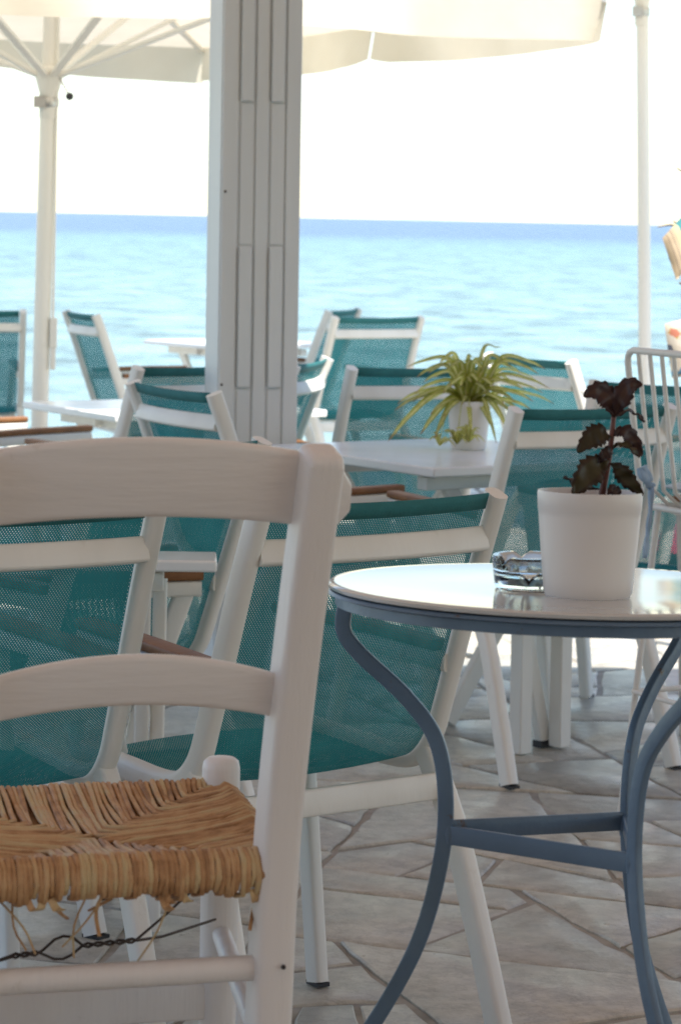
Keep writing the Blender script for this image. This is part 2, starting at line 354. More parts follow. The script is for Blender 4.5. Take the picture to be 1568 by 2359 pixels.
def rush_mat():
    m, n, out = mat_base('rush')
    p = N(n, 'ShaderNodeBsdfPrincipled', i_Roughness=0.6); n.links.new(p.outputs[0], out.inputs[0])
    oi = N(n, 'ShaderNodeObjectInfo'); tc = N(n, 'ShaderNodeTexCoord'); no = N(n, 'ShaderNodeTexNoise', i_Scale=55, i_Detail=5); n.links.new(tc.outputs['Object'], no.inputs['Vector'])
    ad = N(n, 'ShaderNodeMath', operation='MULTIPLY_ADD'); ad.inputs[1].default_value = 0.6; n.links.new(oi.outputs['Random'], ad.inputs[0])
    s = N(n, 'ShaderNodeMath', operation='MULTIPLY_ADD'); s.inputs[1].default_value = 0.9; s.inputs[2].default_value = -0.16; n.links.new(no.outputs['Fac'], s.inputs[0]); n.links.new(s.outputs[0], ad.inputs[2])
    r = ramp(n, [(0.1, (0.24, 0.12, 0.05)), (0.4, (0.44, 0.235, 0.105)), (0.65, (0.56, 0.34, 0.17)), (0.9, (0.55, 0.41, 0.22))]); n.links.new(ad.outputs[0], r.inputs[0]); n.links.new(r.outputs[0], p.inputs['Base Color'])
    b = N(n, 'ShaderNodeBump', i_Strength=0.6, i_Distance=0.002); n2 = N(n, 'ShaderNodeTexNoise', i_Scale=260, i_Detail=3); n.links.new(tc.outputs['Object'], n2.inputs['Vector']); n.links.new(n2.outputs['Fac'], b.inputs['Height']); n.links.new(b.outputs[0], p.inputs['Normal'])
    return m
M['rush'] = rush_mat()

def sea_mat():
    m, n, out = mat_base('sea_water')
    p = N(n, 'ShaderNodeBsdfPrincipled', i_Roughness=0.28, i_IOR=1.33); n.links.new(p.outputs[0], out.inputs[0])
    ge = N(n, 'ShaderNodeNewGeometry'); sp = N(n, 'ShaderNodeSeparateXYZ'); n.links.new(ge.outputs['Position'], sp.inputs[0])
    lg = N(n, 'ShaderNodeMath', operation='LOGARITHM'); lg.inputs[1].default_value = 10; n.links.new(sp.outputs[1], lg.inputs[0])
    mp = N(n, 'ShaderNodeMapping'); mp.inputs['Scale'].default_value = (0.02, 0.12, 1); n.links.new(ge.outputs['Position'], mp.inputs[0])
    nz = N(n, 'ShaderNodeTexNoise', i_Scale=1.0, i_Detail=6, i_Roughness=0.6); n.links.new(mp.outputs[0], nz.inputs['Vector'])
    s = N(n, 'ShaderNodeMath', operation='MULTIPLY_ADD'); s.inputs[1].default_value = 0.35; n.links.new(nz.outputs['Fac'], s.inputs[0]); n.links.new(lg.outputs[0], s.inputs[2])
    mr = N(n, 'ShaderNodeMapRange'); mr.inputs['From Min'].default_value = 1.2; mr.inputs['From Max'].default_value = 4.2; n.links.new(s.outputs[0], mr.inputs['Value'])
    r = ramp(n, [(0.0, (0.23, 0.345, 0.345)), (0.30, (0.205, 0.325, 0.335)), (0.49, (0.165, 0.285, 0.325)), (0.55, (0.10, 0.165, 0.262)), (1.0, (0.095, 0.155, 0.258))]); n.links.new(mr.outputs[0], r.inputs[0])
    # glints and dark sides of the ripples painted into the water colour
    m2 = N(n, 'ShaderNodeMapping'); m2.inputs['Scale'].default_value = (0.60, 0.38, 1); n.links.new(ge.outputs['Position'], m2.inputs[0])
    n2 = N(n, 'ShaderNodeTexNoise', i_Scale=1.0, i_Detail=9, i_Roughness=0.72); n.links.new(m2.outputs[0], n2.inputs['Vector'])
    r2 = ramp(n, [(0.36, 0.40), (0.48, 0.90), (0.62, 1.5)]); n.links.new(n2.outputs['Fac'], r2.inputs[0])
    mm = N(n, 'ShaderNodeMix', data_type='RGBA', blend_type='MULTIPLY'); mm.inputs[0].default_value = 1; n.links.new(r.outputs[0], mm.inputs[6]); n.links.new(r2.outputs[0], mm.inputs[7]); n.links.new(mm.outputs[2], p.inputs['Base Color'])
    m3 = N(n, 'ShaderNodeMapping'); m3.inputs['Scale'].default_value = (0.5, 0.35, 1); n.links.new(ge.outputs['Position'], m3.inputs[0])
    n3 = N(n, 'ShaderNodeTexNoise', i_Scale=1.0, i_Detail=9, i_Roughness=0.62); n.links.new(m3.outputs[0], n3.inputs['Vector'])
    b = N(n, 'ShaderNodeBump', i_Strength=1.0, i_Distance=0.8); n.links.new(n3.outputs['Fac'], b.inputs['Height']); n.links.new(b.outputs[0], p.inputs['Normal'])
    return m
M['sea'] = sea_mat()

# ------------------------------------------------------------------ ground, sea, island
UPPER = 0.36                               # the porch floor stands this much above the terrace
EDGE_Y = 3.74
def clip(poly, nx, ny, c):
    out = []
    for i in range(len(poly)):
        a, b = poly[i], poly[(i + 1) % len(poly)]
        da, db = a[0] * nx + a[1] * ny - c, b[0] * nx + b[1] * ny - c
        if da <= 0: out.append(a)
        if (da < 0 < db) or (db < 0 < da):
            t = da / (da - db); out.append((a[0] + (b[0] - a[0]) * t, a[1] + (b[1] - a[1]) * t))
    return out
def crazy(x0, x1, y0, y1, area, seed):
    """broken slabs: a sheet split again and again along random cracks, then each piece drawn in by half a joint"""
    r_ = random.Random(seed)
    def A(q): return abs(sum(q[i][0] * q[(i + 1) % len(q)][1] - q[(i + 1) % len(q)][0] * q[i][1] for i in range(len(q)))) / 2
    todo = [[(x0, y0), (x1, y0), (x1, y1), (x0, y1)]]; out = []
    while todo:
        q = todo.pop(); a = A(q)
        if a < area * r_.choice((0.45, 0.8, 1.2, 1.7, 2.3)): out.append(q); continue
        k = max(range(len(q)), key=lambda i: (q[i][0] - q[(i + 1) % len(q)][0]) ** 2 + (q[i][1] - q[(i + 1) % len(q)][1]) ** 2)
        e = math.atan2(q[(k + 1) % len(q)][1] - q[k][1], q[(k + 1) % len(q)][0] - q[k][0])
        cx0 = sum(p[0] for p in q) / len(q); cy0 = sum(p[1] for p in q) / len(q); w_ = math.sqrt(a) * 0.16; best = None
        def comp(h):
            if len(h) < 3: return 0
            return A(h) / sum(math.hypot(h[i][0] - h[(i + 1) % len(h)][0], h[i][1] - h[(i + 1) % len(h)][1]) for i in range(len(h))) ** 2
        for _ in range(5):
            t = e + r_.uniform(-0.9, 0.9); nx, ny = math.cos(t), math.sin(t); c = nx * (cx0 + r_.uniform(-w_, w_)) + ny * (cy0 + r_.uniform(-w_, w_))
            h1, h2 = clip(q, nx, ny, c), clip(q, -nx, -ny, -c); k_ = min(comp(h1), comp(h2), 0.052)
            if best is None or k_ > best[0]: best = (k_, h1, h2)
        a_, b_ = best[1], best[2]
        for h in (a_, b_):
            if len(h) >= 3 and A(h) > 0.002: todo.append(h)
    cells = []
    for q in out:
        sgn = 1 if sum(q[i][0] * q[(i + 1) % len(q)][1] - q[(i + 1) % len(q)][0] * q[i][1] for i in range(len(q))) > 0 else -1
        p = q
        for i in range(len(q)):
            a, b = q[i], q[(i + 1) % len(q)]; L = math.hypot(b[0] - a[0], b[1] - a[1])
            if L < 1e-5: continue
            nx, ny = sgn * (b[1] - a[1]) / L, -sgn * (b[0] - a[0]) / L
            p = clip(p, nx, ny, nx * a[0] + ny * a[1] - r_.uniform(0.002, 0.0075))
            if len(p) < 3: break
        if len(p) >= 3 and A(p) > 0.004:
            # knock a corner off now and then
            cells.append(p if sgn > 0 else p[::-1])
    return cells
def stone_shape(poly, r_, z):
    """slightly irregular outline, a softened arris and a slightly tilted top; local to the stone's middle"""
    pts = []
    for i in range(len(poly)):
        a, b = Vector((*poly[i], 0)), Vector((*poly[(i + 1) % len(poly)], 0))
        L = (b - a).length; k = max(1, int(L / 0.07))
        nrm = Vector((-(b - a).y, (b - a).x, 0)).normalized() if L > 1e-6 else Vector((0, 0, 0))
        for q in range(k):
            p = a.lerp(b, q / k)
            p += nrm * (r_.uniform(-0.003, 0.008) + 0.006 * mnoise.noise(Vector((p.x * 7, p.y * 7, 0))) if q else r_.uniform(0.0, 0.012))
            pts.append(p)
    c = sum(pts, Vector((0, 0, 0))) / len(pts)
    tx, ty = r_.uniform(-.006, .006), r_.uniform(-.006, .006); dz = r_.uniform(-.003, .003)
    n = len(pts)
    def top(p): return tx * p.x + ty * p.y + dz
    v = []
    for p in pts: q = p - c; v.append((q.x, q.y, -0.014))
    for p in pts: q = p - c; v.append((q.x, q.y, top(q) - 0.004))
    for p in pts: q = (p - c); q = q * (1 - 0.007 / max(q.length, 0.03)); v.append((q.x, q.y, top(q)))
    f = []
    for lv in (0, 1):
        for i in range(n): f.append((lv * n + i, lv * n + (i + 1) % n, (lv + 1) * n + (i + 1) % n, (lv + 1) * n + i))
    f.append(tuple(2 * n + i for i in range(n)))
    return v, f, Vector((c.x, c.y, z))

def paving(x0, x1, y0, y1, step, seed, z, parent, parts):
    r_ = random.Random(seed + 1); rest = MB(); singles = []
    # cells are laid out in a turned frame so that no joint runs straight at the camera
    th = R(24); ct, st = math.cos(th), math.sin(th)
    cx, cy = (x0 + x1) / 2, (y0 + y1) / 2; rad = math.hypot(x1 - x0, y1 - y0) / 2 + 0.3
    for poly in crazy(-rad, rad, -rad, rad, step, seed):
        q = [(cx + (a * ct - b * st), cy + (a * st + b * ct)) for a, b in poly]
        for (nx, ny, c) in ((-1, 0, -x0), (1, 0, x1), (0, -1, -y0), (0, 1, y1)):
            q = clip(q, nx, ny, c)
            if len(q) < 3: break
        if len(q) < 3: continue
        A = abs(sum(q[i][0] * q[(i + 1) % len(q)][1] - q[(i + 1) % len(q)][0] * q[i][1] for i in range(len(q)))) / 2
        if A < 0.004: continue
        v, f, c = stone_shape(q, r_, z)
        if parts and c.y > 4.6 and abs(c.x) < 0.13 * c.y + 0.22: singles.append((c.y, v, f, c))
        else: rest.add([Vector(p) + c for p in v], f)
    singles.sort(key=lambda s: s[0])
    for k, (y, v, f, c) in enumerate(singles):
        if k < 295:
            mb = MB(); mb.add(v, f); o = mb.build('paving_stone', M['stone'], parent, smooth=35); o.location = c
        else: rest.add([Vector(p) + c for p in v], f)
    if rest.v: tag(rest.build('paving_stones', M['stone'], parent, smooth=35), kind='stuff')

g = MB(); g.box((0.5, (EDGE_Y + 17.35) / 2, -0.866), (15, 17.35 - EDGE_Y, 1.72)); 
terrace = g.build('terrace_floor', M['grout']); tag(terrace, 'pale crazy paved terrace of irregular flagstones', kind='structure')
paving(-6.9, 7.9, EDGE_Y + 0.02, 17.33, 0.165, 11, 0.0, terrace, True)
g = MB(); g.box((0.5, (EDGE_Y - 5.5) / 2, UPPER - 0.35 - 0.012), (15, EDGE_Y + 5.5, 0.7))
porch = g.build('porch_floor', M['grout'], bevel=0.01); tag(porch, 'raised flagstone porch floor under the wooden chair', kind='structure')
paving(-4.5, 4.5, -1.0, EDGE_Y - 0.03, 0.2, 21, UPPER, porch, False)

SEA_Z = -1.3
g = MB()
ys = [17.3, 25, 45, 90, 200, 500, 1500, 5000, 16000, 45000]
for a, b in zip(ys[:-1], ys[1:]):
    wa, wb = max(60, a * 1.2), max(60, b * 1.2)
    g.add([(-wa, a, SEA_Z), (wa, a, SEA_Z), (wb, b, SEA_Z), (-wb, b, SEA_Z)], [(0, 1, 2, 3)])
g.add([(-60, -60, SEA_Z - .05), (60, -60, SEA_Z - .05), (60, 17.3, SEA_Z - .05), (-60, 17.3, SEA_Z - .05)], [(0, 1, 2, 3)])
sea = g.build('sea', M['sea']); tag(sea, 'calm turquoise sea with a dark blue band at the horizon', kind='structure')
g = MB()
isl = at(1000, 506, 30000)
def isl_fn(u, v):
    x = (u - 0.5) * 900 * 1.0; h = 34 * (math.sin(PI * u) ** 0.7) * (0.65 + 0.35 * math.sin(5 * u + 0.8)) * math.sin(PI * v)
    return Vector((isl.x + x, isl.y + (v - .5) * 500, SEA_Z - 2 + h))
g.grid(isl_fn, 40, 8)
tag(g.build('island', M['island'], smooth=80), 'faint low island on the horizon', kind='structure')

# ------------------------------------------------------------------ unseen porch: wall and awning added to shade and warm the near seats
cafe = empty('unseen_porch', (0, -3.6, UPPER), label='unseen pale wall and awning added to shade and warm the near seats', cat='unseen shelter')
def local(o, parent): 
    o.location = Vector(o.location) - parent.location; return o
g = MB(); g.box((0.5, -4.4, 1.6), (14, 0.3, 3.2)); local(g.build('wall', M['limewash'], cafe, bevel=0.01), cafe)  # out of view behind the camera, added to bounce warm light forward
g = MB()
for (xa, xb, ya, yb) in ((-3.2, 0.25, -4.2, 9.08), (0.15, 1.5, -4.2, 8.55), (1.4, 7.7, -4.2, 8.0)):
    for k in range(12):
        d_ = (yb - ya) / 12
        g.grid(lambda u, v, k=k: Vector((xa + (xb - xa) * u, ya + (k + v) * d_, 2.97 - (0.016 if xb > 2 else 0.008 if xb > 1 else 0) - 0.05 * math.sin(PI * v))), 6, 6)
local(g.build('added_awning', M['awning'], cafe, smooth=50), cafe)  # unseen awning invented for warm fill; stepped edge lets sun onto the paving
for (y, xm, xl) in ((-0.5, 2.25, 10.9), (3.2, 2.25, 10.9), (7.88, 4.55, 6.2), (8.42, 0.83, 1.2), (8.92, -1.5, 3.4)):
    g = MB(); g.box((xm, y, 2.79), (xl, 0.12, 0.20)); local(g.build('roof_beam', M['roof_wood'], cafe, bevel=0.006), cafe)

# ------------------------------------------------------------------ pillar
pil_c = at(580, 1000, 8.86); PYAW = R(15)
pillar = empty('pillar', (pil_c.x, pil_c.y, 0), PYAW, 'square white wooden pillar with grooved boards on its face', 'pillar')
pillar.rotation_euler = (0, R(-0.35), PYAW)
PW, PD, PH = 0.262, 0.19, 2.72
g = MB(); g.box((0, 0.0, PH / 2), (PW - 0.004, PD + 0.002, PH)); g.build('core', M['pillar'], pillar, bevel=0.004)
g = MB(); g.box((-PW / 2 + 0.004, 0, PH / 2), (0.012, PD, PH - 0.002)); g.build('side_board', M['pillar'], pillar, bevel=0.003)
yf = -PD / 2
xs = [(-0.131, -0.076, 0.010), (-0.022, 0.024, 0.010), (0.078, 0.131, 0.010)]
for (a, b, d) in xs:
    g = MB(); g.box(((a + b) / 2, yf + 0.003, PH / 2), (b - a - 0.005, 0.026, PH - 0.004)); g.build('batten', M['pillar'], pillar, bevel=0.003)
def zpx(y): return 1.5 - (y - 497) * 8.77 / F_PX
joints = [PH - 0.01, zpx(235), zpx(565), zpx(892), 0.01]
for ci, (a, b) in enumerate(((-0.074, -0.024), (0.026, 0.076))):
    for k in range(4):
        z1, z0 = joints[k], joints[k + 1]
        proud = (0.009, -0.001, 0.010, -0.002)[k] + (0.001 if ci else 0)
        off = (-0.0015, 0.002, -0.001, 0.0015)[k]
        g = MB(); g.box(((a + b) / 2 + off, yf + 0.004 - proud, (z0 + z1) / 2), (b - a - (0.009 if k % 2 == 0 else 0.004), 0.022, z1 - z0 - 0.006)); g.build('infill_board', M['pillar'], pillar, bevel=0.0025)

for (x, z) in ((-PW / 2 + 0.010, zpx(884)), (-PW / 2 + 0.013, zpx(441))):
    g = MB(); g.lathe([(0, 0), (0.0045, 0), (0.004, 0.002), (0, 0.002)], (0, 0, 0), 8, Matrix.Translation((x, yf - 0.0101, z)) @ Matrix.Rotation(R(90), 4, 'X')); g.build('nail', M['wire'], pillar)

# ------------------------------------------------------------------ teal chairs
def chair_profile():
    pts = [(-0.300, 1.0), (-0.245, 0.86), (-0.195, 0.72), (-0.152, 0.60), (-0.122, 0.528), (-0.072, 0.482), (0.0, 0.470), (0.12, 0.474), (0.27, 0.478)]
    return smooth_path([(0, y, z) for y, z in pts], 5)
PROF = chair_profile()
HW = 0.262
def sling_fn(u, v):
    s = u * (len(PROF) - 1); i = min(int(s), len(PROF) - 2); p = PROF[i].lerp(PROF[i + 1], s - i)
    t = (PROF[i + 1] - PROF[i]).normalized(); nrm = Vector((0, t.z, -t.y))     # towards behind/below
    x = (v - .5) * 2 * (HW - 0.020)
    sag = 0.012 * (1 - (2 * v - 1) ** 2)
    return Vector((x, p.y, p.z)) + nrm * (-sag if nrm.y > 0 else sag)
LEN = sum((PROF[i + 1] - PROF[i]).length for i in range(len(PROF) - 1))
def make_chair():
    root = empty('garden_armchair')
    g = MB(); g.grid(sling_fn, len(PROF) - 1, 8, lambda u, v: (v * 2 * (HW - .02), u * LEN)); s = g.build('sling', M['sling'], root, smooth=80, recalc=False)
    g = MB()
    def hem_fn(u, v):
        p = sling_fn(u * 0.026, v); return p + Vector((0, -0.003, 0.001))
    g.grid(hem_fn, 2, 8); g.build('hem', M['hem'], s, smooth=80, solid=0.003)
    for sx in (-1, 1):
        g = MB(); g.sweep([Vector((sx * HW, p.y, p.z)) for p in PROF], rrect(0.034, 0.046, 0.013, 3), (1, 0, 0)); g.build('post', M['chair_white'], root, smooth=50)
        # rear leg: from the bend down and backwards
        g = MB(); g.sweep(smooth_path([(sx * (HW + .001), -0.105, 0.50), (sx * (HW + .003), -0.19, 0.37), (sx * (HW + .010), -0.265, 0.18), (sx * (HW + .016), -0.325, 0.006)], 3), rrect(0.036, 0.050, 0.011, 3), (1, 0, 0)); lg = g.build('leg', M['chair_white'], root, smooth=50)
        g = MB(); g.box((sx * (HW + .016), -0.327, 0.004), (0.034, 0.046, 0.008)); g.build('foot_cap', M['black'], lg)
        g = MB(); g.sweep([(sx * (HW - .036), 0.300, 0.672), (sx * (HW - .052), 0.215, 0.42), (sx * (HW - .065), 0.140, 0.006)], rrect(0.030, 0.044, 0.008, 2), (1, 0, 0)); lg = g.build('leg', M['chair_white'], root, smooth=50)
        g = MB(); g.box((sx * (HW - .065), 0.138, 0.004), (0.028, 0.040, 0.008)); g.build('foot_cap', M['black'], lg)
        g = MB(); g.lathe([(0.0, 0.0), (0.008, 0.0), (0.0075, 0.004), (0.003, 0.006), (0, 0.006)], (0, 0, 0), 10, Matrix.Translation((sx * (HW - .036), 0.215, 0.45)) @ Matrix.Rotation(R(90) * sx, 4, 'Y')); g.build('bolt', M['steel'], lg, smooth=40)
        g = MB(); g.sweep([(sx * (HW - .004), -0.185, 0.672), (sx * (HW - .012), 0.05, 0.680), (sx * (HW - .034), 0.335, 0.684)], rrect(0.040, 0.034, 0.006, 2), (1, 0, 0)); ar = g.build('armrest', M['chair_white'], root, smooth=50)
        g = MB(); g.sweep([(sx * (HW - .006), -0.150, 0.7005), (sx * (HW - .012), 0.05, 0.7085), (sx * (HW - .034), 0.338, 0.7125)], rrect(0.046, 0.020, 0.005, 2), (1, 0, 0)); g.build('wooden_cap', M['teak'], ar, smooth=50)
    g = MB(); pts = [Vector((x, -0.276 - 0.030 * (1 - (x / HW) ** 2), 0.915)) for x in [(-1 + k / 6) * (HW - .012) for k in range(13)]]
    g.sweep(pts, rrect(0.046, 0.022, 0.006, 2), (0, 0.35, 1)); g.build('back_rail', M['chair_white'], root, smooth=50)
    g = MB(); g.sweep([(-HW + .015, -0.155, 0.436), (HW - .015, -0.155, 0.436)], rrect(0.050, 0.022, 0.005, 2), (0, 0.1, 1)); g.build('rear_rail', M['chair_white'], root, smooth=50)
    g = MB(); g.sweep([(-HW + .015, 0.255, 0.448), (HW - .015, 0.255, 0.448)], rrect(0.040, 0.022, 0.005, 2), (0, 0, 1)); g.build('front_rail', M['chair_white'], root, smooth=50)
    return root
chair0 = make_chair(); first_chair = [True]
def put_chair(x, d, deg, label, back=True, dz=0.0):
    """(x, d): where the middle of the top of the backrest stands; deg 0 = turned away from the camera, positive turns left"""
    th = R(deg)
    c = chair0 if first_chair[0] else copy_tree(chair0); first_chair[0] = False
    off = -0.30 if back else 0.0
    c.location = (x - (-math.sin(th)) * off, d - math.cos(th) * off, dz); c.rotation_euler = (0, 0, th)
    return tag(c, label, 'chair', 'teal mesh armchairs on the terrace')
put_chair(0.085, 4.88, 36, 'nearest teal mesh armchair, right behind the blue round table')
put_chair(-0.535, 4.63, 30, 'teal mesh armchair cut by the left edge, behind the rush seat chair')
put_chair(-0.325, 5.9, 52, 'light blue lit mesh armchair seen through the slats of the wooden chair')
put_chair(-0.66, 6.16, -80, 'armchair whose brown armrest shows between the wooden chair slats', back=False)
put_chair(-0.475, 7.90, -60, 'teal armchair in front of the pillar foot, curved white rail, turned right')
put_chair(-1.285, 13.65, -68, 'distant teal armchair turned right, beside the left parasol pole')
put_chair(-1.84, 13.70, 8, 'distant teal armchair cut by the left edge, left of the parasol pole')
put_chair(-0.45, 9.06, 42, 'teal armchair mostly hidden behind the left side of the pillar')
put_chair(-0.09, 9.50, 78, 'blue armchair turned left, peeking out right of the pillar')
put_chair(0.205, 13.90, 33, 'sunlit pale teal armchair far back against the sea')
put_chair(0.03, 14.9, 72, 'farthest teal armchair half hidden behind the sunlit pale one')
put_chair(0.285, 9.26, 26, 'dark teal armchair behind the spider plant table')
put_chair(0.70, 10.07, -58, 'pale teal armchair turned right, behind the spider plant')
put_chair(0.70, 7.42, 32, 'wide dark teal armchair behind the purple leaved plant')
put_chair(1.05, 8.52, 155, 'teal armchair facing the camera behind the wire stool')
put_chair(-1.31, 10.0, -53, 'armchair off the left edge with brown armrests reaching into view', back=False)

# ------------------------------------------------------------------ white tables
def table(name, A, B, depth, z, label, thick=0.028, beam=True):
    """A, B: two neighbouring corners of the top (x, y); depth goes to the left of A->B"""
    A, B = Vector((*A, 0)), Vector((*B, 0)); e = (B - A); L = e.length; e.normalize(); nrm = Vector((-e.y, e.x, 0))
    c = (A + B) / 2 + nrm * depth / 2; ang = math.atan2(e.y, e.x)
    root = empty(name, (c.x, c.y, 0), ang, label, 'table', 'white terrace tables')
    g = MB(); g.box((0, 0, z - thick / 2), (L, depth, thick)); g.build('tabletop', M['table_white'], root, bevel=0.005)
    if beam: g = MB(); g.box((0, 0, z - thick - 0.024), (L - 0.22, 0.05, 0.045)); _ = beam and g.build('beam', M['chair_white'], root, bevel=0.004)
    for sx in (-1, 1):
        x = sx * (L / 2 - 0.15)
        g = MB(); g.sweep([(x, -depth * 0.30, z - thick - 0.03), (x, depth * 0.30, 0.012)], rrect(0.03, 0.05, 0.006, 2), (1, 0, 0)); g.build('leg', M['chair_white'], root, smooth=50)
        g = MB(); g.sweep([(x + 0.033, depth * 0.30, z - thick - 0.03), (x + 0.033, -depth * 0.30, 0.012)], rrect(0.03, 0.05, 0.006, 2), (1, 0, 0)); g.build('leg', M['chair_white'], root, smooth=50)
        g = MB(); g.box((x + 0.016, 0, z - thick - 0.03), (0.05, depth - 0.12, 0.04)); g.build('bracket', M['chair_white'], root, bevel=0.004)
    return root
table('square_table', (-0.22, 8.64), (0.285, 7.93), 0.80, 0.78, 'white table carrying the spider plant')
table('square_table', (-0.83, 10.30), (-0.036, 10.82), 0.78, 0.74, 'bright white table left of and behind the pillar')
table('square_table', (-0.70, 15.9), (-0.06, 16.45), 0.72, 0.745, 'farthest white table, a thin line against the sea')
table('side_table', (-0.95, 5.62), (-0.240, 5.66), 0.16, 0.785, 'narrow white table end between the wooden chair slats', thick=0.024, beam=False)

# ------------------------------------------------------------------ parasols
def parasol(name, cx, cy, ux, uy, hx, hy, z_edge, z_top, val, hub_z, pole_r, label, lean=(0, 0), crank=False, trims=None):
    root = empty(name, (cx, cy, 0), 0, label, 'parasol', 'cream parasols over the terrace')
    U = Vector((ux, uy, 0)).normalized(); V = Vector((-U.y, U.x, 0))
    top = Vector((lean[0] * z_top, lean[1] * z_top, z_top))
    def ax(z): return Vector((lean[0] * z, lean[1] * z, z))
    g = MB(); g.tube([ax(0.02), ax(hub_z)], pole_r, 20); g.build('pole', M['pole'], root, smooth=40)
    g = MB(); g.tube([ax(hub_z), ax(z_top - 0.05)], pole_r * 0.86, 20); g.build('upper_pole', M['pole'], root, smooth=40)
    g = MB(); g.lathe([(0.30, 0.0), (0.30, 0.05), (0.28, 0.06), (0.06, 0.06), (0.06, 0.25), (0, 0.25)], (0, 0, 0), 28); g.build('base', M['steel'], root, smooth=40)
    r = pole_r
    g = MB(); g.lathe([(r * 1.02, -0.16), (r * 1.10, -0.155), (r * 1.14, -0.05), (r * 1.75, 0.03), (r * 1.8, 0.055), (r * 1.1, 0.07)], ax(hub_z), 24); hub = g.build('hub', M['pole'], root, smooth=40)
    g = MB(); g.lathe([(r * 1.22, -0.108), (r * 1.26, -0.103), (r * 1.26, -0.073), (r * 1.22, -0.068)], ax(hub_z), 24); g.box(ax(hub_z - 0.088) + Vector((-r * 0.9, -r * 1.05, 0)), (0.05, 0.03, 0.05)); g.build('collar', M['steel'], hub, smooth=40)
    cor = [U * hx * a + V * hy * b for a, b in ((1, 1), (-1, 1), (-1, -1), (1, -1))]
    mids = [U * hx * a + V * hy * b for a, b in ((0, 1), (-1, 0), (0, -1), (1, 0))]
    # canopy: four panels, each sagging a little between the ribs
    g = MB()
    rim = []
    for k in range(4):
        P, Q = cor[k], cor[(k + 1) % 4]
        def fn(u, v, P=P, Q=Q):
            e = P.lerp(Q, v); p = top.lerp(Vector((0, 0, z_edge)) + e, u)
            p.z -= 0.05 * math.sin(PI * u) + 0.008 * u * math.sin(2 * PI * v) ** 2
            return p
        g.grid(fn, 10, 16)
    can = g.build('canopy', M['canopy'], root, smooth=60)
    for k in range(4):
        P, Q = cor[k], cor[(k + 1) % 4]
        for h in (0, 1):
            g = MB()
            def vfn(u, v, P=P, Q=Q, h=h, k=k):
                t = (v + h) / 2; t = t * 0.995 if h == 0 else 0.005 + t * 0.995
                e = P.lerp(Q, t); out_ = e.normalized()
                hh = (trims[k] if trims else val)
                tt = v if h == 0 else 1 - v
                if k == 1: hh *= 1.08 - 0.34 * min(1, t * 2.4)
                hh = hh * (1 + 0.06 * math.sin(PI * v)) - 0.02 * max(0, 1 - 12 * (1 - tt))
                zt = z_edge - 0.008 * math.sin(2 * PI * t) ** 2
                w_ = 0.04 * math.sin(9 * t + k) + 0.02 * math.sin(23 * t + 2 * k) + 0.012 * math.sin(41 * t)
                tuck = -0.10 * u * math.exp(-(1 - tt if h == 0 else tt * 0 + (1 - tt)) * 0) * max(0, 1 - v * 6 if h == 0 else 1 - (1 - v) * 6)
                return Vector((0, 0, zt - hh * u)) + e + out_ * (u * (0.02 + w_) + tuck * 0.5)
            g.grid(vfn, 6, 20); g.build('valance', M['canopy'], can, smooth=60)
    for e in cor + mids:
        rimp = Vector((0, 0, z_edge - 0.02)) + e; a = top.lerp(rimp, 0.06) - Vector((0, 0, 0.05)); b = rimp - Vector((0, 0, 0.0))
        midp = a.lerp(b, 0.5) - Vector((0, 0, 0.05))
        g = MB(); g.sweep([a, midp, b], rrect(0.022, 0.034, 0.004, 1), (0, 0, 1)); g.build('rib', M['pole'], root, smooth=40)
        d = e.normalized(); s0 = ax(hub_z + 0.03) + d * r * 1.6; s1 = a.lerp(b, 0.56) - Vector((0, 0, 0.045))
        g = MB(); g.sweep([s0, s1], rrect(0.020, 0.036, 0.004, 1), (0, 0, 1)); g.build('strut', M['pole'], root, smooth=40)
    if crank:
        c0 = ax(hub_z + 0.02) + Vector((r * 1.3, -r * 0.9, 0)); c1 = c0 + Vector((0.045, -0.03, -0.075))
        g = MB(); g.tube([c0, c1], 0.004, 8); cr = g.build('crank_handle', M['steel'], root, smooth=40)
        g = MB(); g.lathe([(0.001, -0.018), (0.010, -0.015), (0.017, -0.006), (0.018, 0.004), (0.012, 0.014), (0.001, 0.018)], c1 + Vector((0.004, 0, -0.008)), 14); g.build('knob', M['black'], cr, smooth=60)
        q0 = Vector((r * 1.45, -r * 0.6, hub_z + 0.6)); q1 = ax(0.9) + Vector((r * 1.35, -r * 0.6, 0))
        g = MB(); g.tube([q0, Vector((r * 1.42, -r * 0.6, 1.8)), q1], 0.006, 8); cd = g.build('cord', M['pole'], root, smooth=40)
        g = MB(); g.box(ax(0.975) + Vector((r * 1.42, -r * 0.6, 0)), (0.030, 0.03, 0.13)); g.box(ax(0.865) + Vector((r * 1.42, -r * 0.6, 0)), (0.022, 0.022, 0.10)); g.build('cord_grip', M['pole'], root, bevel=0.003)
    return root
# the big parasol on the left: far corner behind the pillar's left side, right corner right of it
cF = Vector((-0.745, 14.5)); cR = Vector((1.02, 10.62))
eu = (cR - cF); hx_ = eu.length / 2; eu.normalize(); pv = Vector((eu.y, -eu.x))   # pv points left and to the camera
if pv.x > 0: pv = -pv
HYW = 1.572
cc = (cF + cR) / 2 + pv * HYW
parasol('parasol', cc.x, cc.y, eu.x, eu.y, hx_, HYW, 2.385, 2.98, 0.175, 2.065, 0.037,
        'large cream parasol with crank knob, left of the pillar', lean=(0.007, 0), crank=True)
rp = at(1470, 900, 14.0)
parasol('parasol', rp.x + 0.05, 14.0, 0.9, -0.43, 1.45, 1.45, 2.96, 3.5, 0.12, 2.675, 0.033,
        'parasol whose thin white pole stands at the right', lean=(-0.028, 0))

